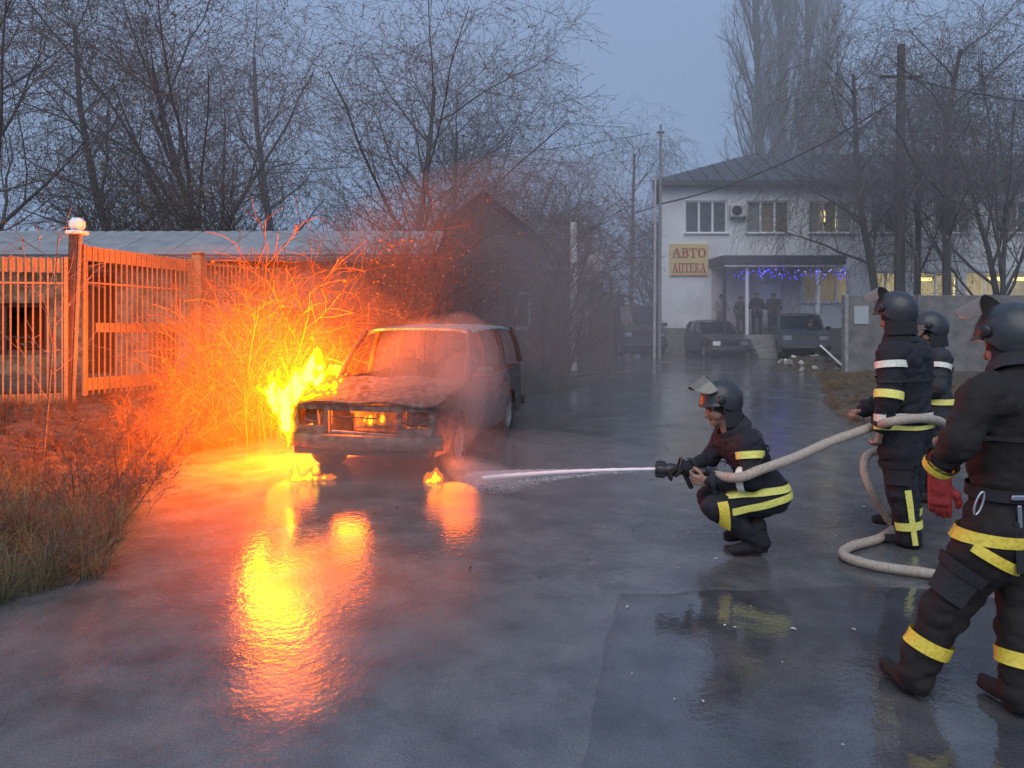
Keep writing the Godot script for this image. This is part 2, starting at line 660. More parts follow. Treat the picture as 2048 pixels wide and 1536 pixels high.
# ------------------------------------------------------------------ setting
func lens_and_light() -> void:
	var cam := Camera3D.new()
	cam.name = "camera"
	cam.near = 0.1
	cam.far = 400.0
	cam.projection = Camera3D.PROJECTION_FRUSTUM
	cam.size = 2.0 * cam.near * 768.0 / FOCAL
	cam.frustum_offset = Vector2(0, -(768.0 - HORIZON) / FOCAL * cam.near)
	cam.position = Vector3(0, EYE, 0)
	add_child(cam)
	cam.current = true
	var env := Environment.new()
	env.background_mode = Environment.BG_SKY
	var sm := ProceduralSkyMaterial.new()
	sm.sky_top_color = Color(0.43, 0.545, 0.70)
	sm.sky_horizon_color = Color(0.51, 0.61, 0.75)
	sm.sky_curve = 0.25
	sm.ground_bottom_color = Color(0.2, 0.2, 0.21)
	sm.ground_horizon_color = Color(0.45, 0.5, 0.58)
	sm.sun_angle_max = 1.0
	var sky := Sky.new()
	sky.sky_material = sm
	env.sky = sky
	env.tonemap_mode = Environment.TONE_MAPPER_LINEAR
	env.tonemap_exposure = 1.4
	env.background_energy_multiplier = 1.15
	env.sdfgi_enabled = true
	env.ssao_enabled = true
	env.ssil_enabled = true
	env.volumetric_fog_enabled = true
	env.volumetric_fog_density = 0.0
	var we := WorldEnvironment.new()
	we.name = "world"
	we.environment = env
	add_child(we)
	var sun := DirectionalLight3D.new()
	sun.name = "dusk_light"
	sun.light_color = Color(1.0, 0.97, 0.93)
	sun.light_energy = 0.5
	sun.light_angular_distance = 60.0
	sun.shadow_enabled = true
	sun.sky_mode = DirectionalLight3D.SKY_MODE_LIGHT_ONLY
	sun.rotation_degrees = Vector3(-48, -15, 0)
	add_child(sun)

# left edge of the road: x for a depth (distance from the lens plane)
var left_edge := [[-4.0, -5.5], [2.0, -4.6], [3.2, -3.7], [4.1, -3.15], [4.8, -2.55], [5.6, -2.95], [7.0, -3.55], [9.0, -3.9], [11.0, -3.3], [13.0, -2.0], [14.6, -0.4], [16.0, 1.1], [17.5, 1.9], [20.0, 1.9], [24.0, 1.9], [26.0, 2.4]]
var right_edge := [[-4.0, 8.0], [3.0, 7.0], [8.0, 5.6], [11.0, 5.15], [14.0, 6.0], [18.0, 7.6], [21.0, 8.6], [23.0, 9.6], [26.0, 11.6]]

func edge_x(e: Array, d: float) -> float:
	if d <= e[0][0]:
		return e[0][1]
	for k in e.size() - 1:
		if d <= e[k + 1][0]:
			return lerpf(e[k][1], e[k + 1][1], (d - e[k][0]) / (e[k + 1][0] - e[k][0]))
	return e[e.size() - 1][1]

var lumps := FastNoiseLite.new()

# height of the overgrown bank left of the road
func bank(x: float, d: float) -> float:
	var into := edge_x(left_edge, d) + lumps.get_noise_2d(x * 3.0, d * 3.0) * 0.18 - x
	if into < -0.1:
		return -0.06
	var top := 0.5 if d < 18.0 else 0.5 * clampf(1.0 - (d - 18.0) / 6.0, 0.0, 1.0)
	var h := top * smoothstep(0.0, 2.2, into) + 0.03 * smoothstep(-0.1, 0.2, into)
	return h + lumps.get_noise_2d(x * 9.0 + 40.0, d * 9.0) * 0.06 * smoothstep(0.0, 0.6, into) - 0.02

func bank_right(x: float, d: float) -> float:
	var into := x - edge_x(right_edge, d) + lumps.get_noise_2d(x * 3.0 + 9.0, d * 3.0) * 0.25
	if into < -0.1:
		return -0.06
	return 0.1 * smoothstep(-0.1, 0.9, into) + lumps.get_noise_2d(x * 8.0, d * 8.0 + 30.0) * 0.05 * smoothstep(0.0, 0.4, into)

func ground_and_road() -> void:
	lumps.seed = 4
	lumps.frequency = 0.12
	var g := MB.new()
	g.face(Vector3(-150, -0.02, 60), Vector3(-150, -0.02, -200), Vector3(150, -0.02, -200), Vector3(150, -0.02, 60))
	structure("ground", g, M.earth)
	var r := MB.new()
	var rows := []
	var d := -4.0
	while d < 31.01:
		var x0 := edge_x(left_edge, d) - 0.5
		var x1 := edge_x(right_edge, d) + 0.5
		var row := []
		for k in 61:
			var x := lerpf(x0, x1, k / 60.0)
			row.append(Vector3(x, lumps.get_noise_2d(x * 1.6, d * 1.6 + 90.0) * 0.0018, -d))
		rows.append(row)
		d += 0.35
	r.grid(rows)
	structure("road", r, M.asphalt)
	# newer, smoother repair of the asphalt where the firefighters stand
	var pt := MB.new()
	rows = []
	for i in 25:
		var row := []
		var f := i / 24.0
		for k in 31:
			var u := k / 30.0
			var l := Vector3(0.64, 0, -4.52).lerp(Vector3(0.12, 0, -2.2), f)
			var q := Vector3(3.1, 0, -4.75).lerp(Vector3(3.0, 0, -2.0), f)
			var p := l.lerp(q, u)
			var rim := minf(minf(u, 1.0 - u) * 30.0, minf(f, 1.0 - f) * 24.0)
			p += Vector3(lumps.get_noise_2d(p.z * 20.0, 5.0), 0, lumps.get_noise_2d(p.x * 20.0, 9.0)) * 0.05
			p.y = 0.0045 if rim >= 1.0 else -0.001
			row.append(p)
		rows.append(row)
	pt.grid(rows)
	structure("road_patch", pt, M.asphalt_patch)
	var v := MB.new()
	rows = []
	d = 2.0
	while d < 26.0:
		var row := []
		var e := edge_x(left_edge, d)
		for k in 46:
			var s := k / 45.0
			var x := e + 0.4 - 24.0 * pow(s, 2.0)
			row.append(Vector3(x, bank(x, d), -d))
		rows.append(row)
		d += 0.16
	v.grid(rows)
	structure("bank", v, M.earth)
	var w := MB.new()
	rows = []
	d = -2.0
	while d < 24.0:
		var row := []
		var e := edge_x(right_edge, d)
		for k in 24:
			var x := e - 0.4 + 14.0 * pow(k / 23.0, 2.0)
			row.append(Vector3(x, bank_right(x, d), -d))
		rows.append(row)
		d += 0.25
	w.grid(rows)
	structure("roadside", w, M.earth)
	# crumbs and burnt bits lying on the wet road
	var st := MB.new()
	st.ball(Vector3(0, 0.3, 0), Vector3(1, 0.45, 0.8), 6, 4)
	var spots := []
	rng.seed = 88
	for k in 260:
		var dd := lerpf(2.6, 13.0, pow(rng.randf(), 1.4))
		var x := lerpf(edge_x(left_edge, dd) + 0.1, edge_x(right_edge, dd) - 0.1, rng.randf())
		if k % 3 == 0:
			dd = rng.randfn(7.6, 1.2)
			x = rng.randfn(-0.3, 1.3)
		elif k % 3 == 1 and k < 240:
			dd = rng.randfn(8.8, 0.5)
			x = rng.randfn(1.2, 0.6)
		var s := 0.003 + 0.011 * pow(rng.randf(), 3.0)
		spots.append(Transform3D(Basis(Vector3.UP, rng.randf() * TAU).scaled(Vector3(s, s, s)), Vector3(x, 0.006, -dd)))
	scatter("road_grit", st.mesh(), M.soot, spots, "black burnt crumbs and grit scattered on the wet road", "debris")
	var fl := MB.new()
	fl.slab([[Vector3(-1, 0, -0.4), Vector3(0, 0.25, -0.6), Vector3(1, 0.1, -0.2)], [Vector3(-0.8, 0.1, 0.4), Vector3(0, 0.4, 0.6), Vector3(1, 0.05, 0.3)]], Vector3(0, -0.06, 0))
	spots = []
	for k in 40:
		var dd := lerpf(2.6, 9.0, rng.randf())
		var x := lerpf(0.2, 2.6, rng.randf()) * dd / 4.0
		var s := 0.006 + 0.012 * pow(rng.randf(), 2.0)
		spots.append(Transform3D(Basis(Vector3.UP, rng.randf() * TAU).scaled(Vector3(s, s, s)), Vector3(x, 0.011, -dd)))
	scatter("litter_flakes", fl.mesh(), M.concrete_pale, spots, "pale flakes of litter dotted over the wet road", "litter")

func scatter(called: String, m: Mesh, material: Material, spots: Array, label: String, category: String, cols := []) -> MultiMeshInstance3D:
	var mm := MultiMesh.new()
	mm.transform_format = MultiMesh.TRANSFORM_3D
	mm.use_colors = not cols.is_empty()
	mm.mesh = m
	mm.instance_count = spots.size()
	for k in spots.size():
		mm.set_instance_transform(k, spots[k])
		if cols:
			mm.set_instance_color(k, cols[k])
	var o := MultiMeshInstance3D.new()
	o.name = numbered(called)
	o.multimesh = mm
	o.material_override = material
	add_child(o)
	tag(o, label, category, "", "stuff")
	return o

# ------------------------------------------------------------------ buildings
# a window in an opening: frame, bars, panes, sill; t faces outwards with its origin at the opening's lower left
func window(parent: Node3D, t: Transform3D, w: float, h: float, bars: Array, transom := 0.0) -> Node3D:
	var o := Node3D.new()
	o.name = "window"
	parent.add_child(o, true)
	o.transform = t
	var f := MB.new()
	var b := 0.07
	for x in [b * 0.5, w - b * 0.5]:
		f.boxc(Vector3(x, h * 0.5, -0.12), Vector3(b, h, 0.08), 0.008)
	for y in [b * 0.5, h - b * 0.5]:
		f.boxc(Vector3(w * 0.5, y, -0.12), Vector3(w - 2 * b, b, 0.078), 0.008)
	for x in bars:
		f.boxc(Vector3(w * x, h * 0.5, -0.12), Vector3(b * 1.25, h - 2 * b, 0.074), 0.008)
	if transom > 0.0:
		f.boxc(Vector3(w * 0.5, h * transom, -0.12), Vector3(w - 2 * b, b * 0.8, 0.066), 0.008)
	part("frame", f, M.frame_white, o)
	var xs := [0.0]
	xs.append_array(bars)
	xs.append(1.0)
	for k in xs.size() - 1:
		var p := MB.new()
		p.boxc(Vector3(w * (xs[k] + xs[k + 1]) * 0.5, h * 0.5, -0.13), Vector3(w * (xs[k + 1] - xs[k]) - b, h - 2 * b, 0.006))
		part("pane", p, M.glass, o)
	var s := MB.new()
	s.boxc(Vector3(w * 0.5, -0.02, 0.02), Vector3(w + 0.12, 0.035, 0.2), 0.008)
	part("sill", s, M.frame_white, o)
	return o

func main_building() -> void:
	var d := 31.0
	var b := thing("office_building", "white two-storey building with dark hipped roof behind the parked cars", "building", Vector3(0, 0, -d))
	var x0 := 6.22
	var x1 := 26.0
	var top := 7.15
	# openings: [x0, y0, x1, y1]
	var up := []
	for c in [[7.2, 8.97], [9.76, 11.57], [12.34, 14.2], [14.95, 16.6], [17.6, 19.1], [20.1, 21.6], [22.8, 24.4]]:
		up.append([c[0], 5.04, c[1], 6.4])
	var low := [[12.1, 2.15, 14.05, 3.45]]
	for c in [[14.9, 16.3], [16.75, 18.55], [18.9, 20.5], [20.8, 22.4], [23.0, 24.6]]:
		low.append([c[0], 2.3, c[1], 3.45])
	var door := [10.15, 0.85, 11.25, 2.95]
	var w := MB.new()
	w.wall(Transform3D(), x0, 1.1, x1, top, up + low + [[door[0], 1.1, door[2], door[3]]], 0.32)
	var xb := x0 + 1.4
	w.face(Vector3(x0, 1.1, -0.32), Vector3(x0, top, -0.32), Vector3(xb, top, -6.0), Vector3(xb, 1.1, -6.0))
	w.face(Vector3(x1, 1.1, -0.32), Vector3(x1, top, -0.32), Vector3(x1, top, -6.0), Vector3(x1, 1.1, -6.0))
	w.face(Vector3(xb, 0, -6.0), Vector3(xb, top, -6.0), Vector3(x1, top, -6.0), Vector3(x1, 0, -6.0))
	part("wall", w, M.plaster_white, b)
	var pl := MB.new()
	pl.boxc(Vector3((x0 + door[0]) * 0.5, 0.55, -0.13), Vector3(door[0] - x0, 1.1, 0.36))
	pl.boxc(Vector3((x1 + door[2]) * 0.5, 0.55, -0.13), Vector3(x1 - door[2], 1.1, 0.36))
	pl.face(Vector3(x0, 0, -0.31), Vector3(x0, 1.1, -0.31), Vector3(xb, 1.1, -6.0), Vector3(xb, 0, -6.0))
	pl.face(Vector3(x1, 0, -0.31), Vector3(x1, 1.1, -0.31), Vector3(x1, 1.1, -6.0), Vector3(x1, 0, -6.0))
	part("plinth", pl, M.plinth, b)
	var fl := MB.new()
	fl.boxc(Vector3((x0 + x1) * 0.5 + 0.7, 4.25, -3.0), Vector3(x1 - x0 - 1.6, 0.3, 5.2))
	fl.boxc(Vector3((x0 + x1) * 0.5 + 0.5, 3.0, -3.6), Vector3(x1 - x0 - 1.9, 7.4, 0.1))
	part("inner_wall", fl, M.curtain, b)
	for k in up.size():
		var o: Array = up[k]
		var wn := window(b, Transform3D(Basis(), Vector3(o[0], o[1], 0)), o[2] - o[0], o[3] - o[1], [0.34, 0.66])
		if k == 1 or k == 5:
			curtain(wn, 0.36, 0.64, o[2] - o[0], o[3] - o[1], M.curtain_warm)
			curtain(wn, 0.02, 0.33, o[2] - o[0], o[3] - o[1], M.curtain)
		elif k == 2 or k == 3:
			curtain(wn, 0.02, 0.34, o[2] - o[0], o[3] - o[1], M.curtain)
			curtain(wn, 0.66, 0.98, o[2] - o[0], o[3] - o[1], M.curtain)
	for k in low.size():
		var o: Array = low[k]
		window(b, Transform3D(Basis(), Vector3(o[0], o[1], 0)), o[2] - o[0], o[3] - o[1], [0.36, 0.72] if k == 0 else [0.5], 0.0)
	var dm := MB.new()
	dm.boxc(Vector3(10.7, 1.9, -0.2), Vector3(1.08, 2.08, 0.06), 0.01)
	var dn := part("door", dm, M.frame_white, b)
	var hm := MB.new()
	hm.tube([Vector3(11.1, 1.8, -0.16), Vector3(11.1, 1.8, -0.12), Vector3(11.1, 1.98, -0.12), Vector3(11.1, 1.98, -0.16)], [.012, .012, .012, .012], 6)
	part("handle", hm, M.steel, dn)
	# roof: hip with a slight overhang
	var r := MB.new()
	var e := 0.45
	var a := Vector3(x0 - e, top + 0.02, e)
	var bb := Vector3(x1 + e, top + 0.02, e)
	var cc := Vector3(x1 + e, top + 0.02, -6.0 - e)
	var dd := Vector3(xb - e, top + 0.02, -6.0 - e)
	var r0 := Vector3(x0 + 4.7, 8.98, -3.0)
	var r1 := Vector3(x1 - 3.0, 8.98, -3.0)
	r.face(a, r0, r1, bb)
	r.face(bb, r1, cc, bb)
	r.face3(bb, r1, cc)
	r.face(cc, r1, r0, dd)
	r.face3(dd, r0, a)
	r.face(a, bb, cc, dd)
	var rf := part("roof", r, M.roof_dark, b)
	var fa := MB.new()
	fa.boxc(Vector3((x0 + x1) * 0.5, top - 0.08, e + 0.02), Vector3(x1 - x0 + 2 * e, 0.2, 0.04))
	fa.face(Vector3(x0 - e - 0.02, top - 0.18, e), Vector3(x0 - e - 0.02, top + 0.02, e), Vector3(xb - e - 0.02, top + 0.02, -6.0 - e), Vector3(xb - e - 0.02, top - 0.18, -6.0 - e))
	part("fascia", fa, M.roof_dark, rf)
	var k := 0.0
	while k < x1 - x0 - 1.0:
		var rb := MB.new()
		var px := x0 + k
		var up_t := clampf((px - x0 + e) / 5.15, 0.02, 1.0)
		rb.bar(Vector3(px, top + 0.05, e), Vector3(px, lerpf(top, 8.98, up_t) + 0.03, lerpf(e, -3.0, up_t)) + Vector3(0, 0.001, -0.01), 0.04, 0.04)
		part("roof_seam", rb, M.roof_dark, rf)
		k += 0.62
	# porch
	var pm := MB.new()
	pm.boxc(Vector3(10.3, 0.43, 0.95), Vector3(4.3, 0.85, 1.86), 0.02)
	part("porch_floor", pm, M.concrete, b)
	for s in 4:
		var sm := MB.new()
		sm.boxc(Vector3(9.85, 0.085 + 0.17 * s, 2.9 - 0.3 * s), Vector3(1.15, 0.17, 0.3 + 0.004 * s), 0.012)
		sm.boxc(Vector3(9.85, 0.04 + 0.085 * s, 2.34 - 0.15 * s), Vector3(1.14, 0.08 + 0.17 * s, 0.8 - 0.3 * s))
		part("step", sm, M.concrete, b)
	var cm := MB.new()
	cm.boxc(Vector3(10.6, 3.79, 1.0), Vector3(4.85, 0.36, 2.0), 0.03)
	var cp := part("canopy", cm, M.roof_dark, b)
	var ce := MB.new()
	ce.boxc(Vector3(10.6, 3.56, 1.0), Vector3(4.6, 0.08, 1.9))
	part("canopy_lining", ce, M.porch_wall, cp)
	var pw := MB.new()
	pw.wall(Transform3D(Basis(), Vector3(0, 0, 0.06)), 8.3, 0.86, 11.98, 3.5, [door], 0.05)
	part("porch_wall", pw, M.porch_wall, b)
	for x in [8.34, 9.22, 12.0]:
		var q := MB.new()
		q.boxc(Vector3(x, 2.19, 1.75), Vector3(0.12, 2.66, 0.12), 0.012)
		part("column", q, M.dark_metal if x < 8.5 else M.frame_white, b)
	# air conditioner
	var ac := thing("air_conditioner", "grey air conditioner box between two upper windows", "air conditioner", Vector3(9.36, 5.66, -30.78))
	var am := MB.new()
	am.boxc(Vector3(0, 0.27, 0), Vector3(0.74, 0.52, 0.28), 0.03)
	part("case", am, M.concrete_pale, ac)
	var an := MB.new()
	an.lathe(Transform3D(Basis(Vector3.RIGHT, PI / 2), Vector3(-0.1, 0.27, 0.15)), [[0.001, 0.0], [0.2, 0.0], [0.21, -0.012], [0.21, -0.02]], 20)
	part("fan_grille", an, M.dark_metal, ac)
	for s in [-0.25, 0.25]:
		var ab := MB.new()
		ab.boxc(Vector3(s, -0.03, -0.06), Vector3(0.04, 0.05, 0.32))
		part("bracket", ab, M.dark_metal, ac)
	# sign
	var sg := thing("shop_sign", "yellow sign board with red lettering on the white wall", "sign", Vector3(6.55, 3.24, -30.96))
	var bm := MB.new()
	bm.boxc(Vector3(0.8, 0.68, 0), Vector3(1.6, 1.36, 0.05), 0.01)
	part("board", bm, mottled("sign_yellow", [[0.0, lin(.6, .48, .17)], [1.0, lin(.72, .6, .26)]], 0.02, 1.0, 0.6, 91), sg)
	mat("sign_red", lin(.42, .06, .05), 0.6)
	for ln in [["АВТО", 0.78], ["АПТЕКА", 0.16]]:
		var tm := TextMesh.new()
		var fo := SystemFont.new()
		fo.font_names = PackedStringArray(["Droid Serif"])
		fo.font_weight = 700
		tm.font = fo
		tm.text = ln[0]
		tm.font_size = 48
		tm.pixel_size = 0.01
		tm.depth = 0.02
		var bx := tm.get_aabb()
		var sc := Vector3(1.4 / maxf(bx.size.x, 0.01), 0.4 / maxf(bx.size.y, 0.01), 1)
		var mid := bx.position + bx.size * 0.5
		put("lettering", tm, M.sign_red, sg, Transform3D(Basis().scaled(sc), Vector3(0.8 - mid.x * sc.x, ln[1] + 0.2 - mid.y * sc.y, 0.034)))
	var trm := MB.new()
	trm.boxc(Vector3(0.8, 0.05, 0.028), Vector3(1.5, 0.04, 0.01))
	part("underline", trm, M.sign_red, sg)
	# string of violet lights under the canopy
	var st := thing("light_string", "string of violet festive lights hanging under the porch canopy", "string lights", Vector3(0, 0, -28.95))
	glow("violet_light", Color(0.22, 0.16, 1.0), 2.6)
	glow("violet_pale", Color(0.6, 0.6, 1.0), 1.6)
	var wr := MB.new()
	var pts := []
	var rad := []
	rng.seed = 12
	for s in 41:
		var x := lerpf(8.45, 12.95, s / 40.0)
		pts.append(Vector3(x, 3.52 - 0.03 * sin(s * 0.9), 0))
		rad.append(0.006)
	wr.tube(pts, rad, 5)
	part("wire", wr, M.black_plastic, st)
	var bulb := MB.new()
	bulb.ball(Vector3.ZERO, Vector3(0.017, 0.034, 0.017), 8, 6)
	var bmesh := bulb.mesh()
	for s in 78:
		var x := rng.randf_range(8.5, 12.95)
		if s < 16:
			x = rng.randfn(9.75, 0.12)
		elif s < 24:
			x = rng.randfn(12.85, 0.08)
		var y := 3.46 - 0.42 * rng.randf()
		put("bulb", bmesh, M.violet_light if rng.randf() < 0.75 else M.violet_pale, st, Transform3D(Basis(), Vector3(x, y, rng.randf_range(-0.04, 0.04))))
		var dw := MB.new()
		dw.tube([Vector3(x, 3.52, 0), Vector3(x, y, 0)], [0.004, 0.004], 4, false)
		part("drop_wire", dw, M.black_plastic, st)
	var vl := OmniLight3D.new()
	vl.name = "violet_glow"
	vl.position = Vector3(10.4, 3.2, 0.1)
	vl.light_color = Color(0.35, 0.3, 1.0)
	vl.light_energy = 0.08
	vl.light_size = 0.3
	vl.omni_range = 12.0
	vl.omni_attenuation = 2.0
	vl.shadow_enabled = true
	st.add_child(vl)
	# lamps burning in the rooms
	glow("room_lamp", Color(1.0, 0.86, 0.5), 2.4)
	for q in [[Vector3(13.3, 5.85, -31.9), 0.12, 0.5, "lit lamp glowing inside the third upper window"], [Vector3(17.6, 3.2, -32.6), 1.4, 0.14, "lit ceiling lamp inside the lower window behind the forked tree"], [Vector3(21.5, 3.2, -32.4), 1.6, 0.14, "lit ceiling lamp inside the lower window at the picture's right edge"]]:
		var lm := thing("room_lamp", q[3], "lamp", q[0])
		var sh := MB.new()
		sh.boxc(Vector3(0, 0, 0), Vector3(q[1], q[2], 0.3), 0.02)
		part("lamp_shade", sh, M.room_lamp, lm)
		var rod := MB.new()
		rod.boxc(Vector3(0, q[2] * 0.5 + 0.4 * 0.5, 0), Vector3(0.03, 0.4, 0.03))
		part("rod", rod, M.dark_metal, lm)
		var ol := OmniLight3D.new()
		ol.name = "lamp_light"
		ol.position = Vector3(0, -0.3, 0.3)
		ol.light_color = Color(1.0, 0.9, 0.6)
		ol.light_energy = 0.5 if q[1] < 1.0 else 2.6
		ol.light_size = 0.2
		ol.omni_range = 15.0
		ol.omni_attenuation = 2.0
		ol.shadow_enabled = true
		lm.add_child(ol)

func curtain(wn: Node3D, f0: float, f1: float, w: float, h: float, m: Material) -> void:
	var c := MB.new()
	var rows := []
	for y in [0.05, h - 0.05]:
		var row := []
		for k in 25:
			row.append(Vector3(w * lerpf(f0, f1, k / 24.0), y, -0.3 + 0.03 * sin(k * 1.6)))
		rows.append(row)
	c.slab(rows, Vector3(0, 0, -0.006))
	part("curtain", c, m, wn)

# long low garage block behind the railings
func garages() -> void:
	var z := -14.4
	var b := thing("garage_block", "long low garage block with pale metal roof behind the railings", "garage", Vector3(0, 0, z))
	var x0 := -24.0
	var x1 := -1.7
	var holes := [[-8.2, 0.45, -7.65, 2.5], [-7.0, 0.5, -6.45, 1.5], [-9.9, 0.9, -9.0, 1.9], [-13.2, 0.3, -11.8, 2.3], [-4.6, 0.9, -3.8, 1.8]]
	var w := MB.new()
	w.wall(Transform3D(), x0, 0.0, x1, 2.72, holes, 0.3)
	w.face(Vector3(x1, 0, -0.3), Vector3(x1, 2.72, -0.3), Vector3(x1, 2.72, -4.0), Vector3(x1, 0, -4.0))
	w.face(Vector3(x0, 0, -0.3), Vector3(x0, 2.72, -0.3), Vector3(x0, 2.72, -4.0), Vector3(x0, 0, -4.0))
	w.face(Vector3(x0, 0, -4), Vector3(x0, 2.72, -4), Vector3(x1, 2.72, -4.0), Vector3(x1, 0, -4.0))
	part("wall", w, M.peeling, b)
	for h in holes:
		var f := MB.new()
		var ww: float = h[2] - h[0]
		var hh: float = h[3] - h[1]
		for x in [h[0] + 0.04, h[2] - 0.04]:
			f.boxc(Vector3(x, (h[1] + h[3]) * 0.5, -0.12), Vector3(0.08, hh, 0.1), 0.01)
		for y in [h[1] + 0.04, h[3] - 0.04]:
			f.boxc(Vector3((h[0] + h[2]) * 0.5, y, -0.12), Vector3(ww - 0.16, 0.08, 0.095), 0.01)
		part("opening_frame", f, M.wood_brown, b)
	var fl := MB.new()
	fl.boxc(Vector3((x0 + x1) * 0.5, 1.5, -2.6), Vector3(x1 - x0 - 0.1, 3.0, 0.1))
	part("inner_wall", fl, M.wood_brown, b)
	# metal roof sheets, leaning towards the yard
	var n := 22
	var sw := (x1 - x0 + 0.5) / n
	for k in n:
		var r := MB.new()
		var xa := x0 - 0.25 + sw * k
		var rows := []
		for s in 2:
			var row := []
			for q in 9:
				var x := xa + (sw - 0.012) * q / 8.0
				row.append(Vector3(x, lerpf(2.76, 3.46, s) + (0.018 if q % 2 == 1 else 0.0), lerpf(0.35, -1.6, s)))
			rows.append(row)
		r.slab(rows, Vector3(0, -0.012, 0))
		part("roof_sheet", r, M.roof_metal, b)
	var bk := MB.new()
	bk.face(Vector3(x0 - 0.2, 3.44, -1.62), Vector3(x1 + 0.2, 3.44, -1.62), Vector3(x1 + 0.2, 2.74, -4.3), Vector3(x0 - 0.2, 2.74, -4.3))
	bk.face3(Vector3(x1, 2.72, 0), Vector3(x1, 3.44, -1.6), Vector3(x1, 2.72, -4.2))
	bk.boxc(Vector3((x0 + x1) * 0.5, 2.75, 0.33), Vector3(x1 - x0 + 0.5, 0.14, 0.03))
	part("roof_back", bk, M.roof_dark, b)

# wooden house with a pointed gable, seen through the brush
func gable_house() -> void:
	var b := thing("gable_house", "dark brown house with pointed gable roof behind the burning car", "house", Vector3(-0.9, 0, -24.0))
	var w := MB.new()
	var hw := 2.5
	w.wall(Transform3D(), -hw, 0.0, hw, 3.6, [[-1.6, 1.2, -0.6, 2.4], [0.5, 1.2, 1.5, 2.4]], 0.25)
	w.face3(Vector3(-hw, 3.6, 0), Vector3(0, 5.5, 0), Vector3(hw, 3.6, 0))
	for s in [-1.0, 1.0]:
		w.face(Vector3(s * hw, 0, -0.25), Vector3(s * hw, 3.6, -0.25), Vector3(s * hw, 3.6, -7), Vector3(s * hw, 0, -7))
		w.face3(Vector3(s * hw, 3.6, 0), Vector3(s * hw, 3.6, -0.25), Vector3(s * hw, 0, -0.25))
	w.face(Vector3(-hw, 0, -7), Vector3(-hw, 3.6, -7), Vector3(hw, 3.6, -7), Vector3(hw, 0, -7))
	part("wall", w, M.wood_brown, b)
	for k in 13:
		var q := MB.new()
		var y := 3.55 + k * 0.145
		var ww := hw * (1.0 - (y - 3.55) / 1.95) - 0.03
		if ww > 0.1:
			q.boxc(Vector3(0, y, 0.02), Vector3(ww * 2.0, 0.135, 0.03), 0.006)
			part("gable_board", q, M.wood_brown, b)
	window(b, Transform3D(Basis(), Vector3(-1.6, 1.2, 0)), 1.0, 1.2, [0.5])
	window(b, Transform3D(Basis(), Vector3(0.5, 1.2, 0)), 1.0, 1.2, [0.5])
	var r := MB.new()
	for s in [-1.0, 1.0]:
		var a := Vector3(s * (hw + 0.45), 3.25, 0.5)
		var t := Vector3(0, 5.68, 0.5)
		var q := Vector3(0, 0, -8)
		r.slab([[a, t], [a + q, t + q]], Vector3(0, -0.07, 0))
	part("roof", r, M.roof_dark, b)
	# porch on the right side with a low roof
	var lr := MB.new()
	lr.slab([[Vector3(1.9, 3.05, 1.6), Vector3(3.0, 2.98, 1.6), Vector3(4.0, 2.7, 1.6)], [Vector3(1.9, 3.5, -1.2), Vector3(3.0, 3.4, -1.2), Vector3(4.0, 3.1, -1.2)]], Vector3(0, -0.06, 0))
	part("porch_roof", lr, M.roof_dark, b)
	var pw := MB.new()
	pw.boxc(Vector3(3.1, 1.4, -0.9), Vector3(1.4, 2.8, 0.1))
	part("porch_wall", pw, M.wood_brown, b)
	var dd := MB.new()
	dd.boxc(Vector3(3.28, 1.75, -0.82), Vector3(0.36, 1.6, 0.05), 0.01)
	part("door", dd, M.concrete_pale, b)
	for x in [3.6, 3.9]:
		var q := MB.new()
		q.boxc(Vector3(x, 1.36, 1.4), Vector3(0.1, 2.72, 0.1), 0.01)
		part("porch_post", q, M.wood_brown, b)
	var an := MB.new()
	an.face3(Vector3(3.45, 3.2, -1.0), Vector3(3.75, 3.95, -1.0), Vector3(4.0, 3.1, -1.0))
	an.boxc(Vector3(3.72, 3.35, -1.04), Vector3(0.5, 0.7, 0.05))
	part("gable_panel", an, M.concrete_pale, b)

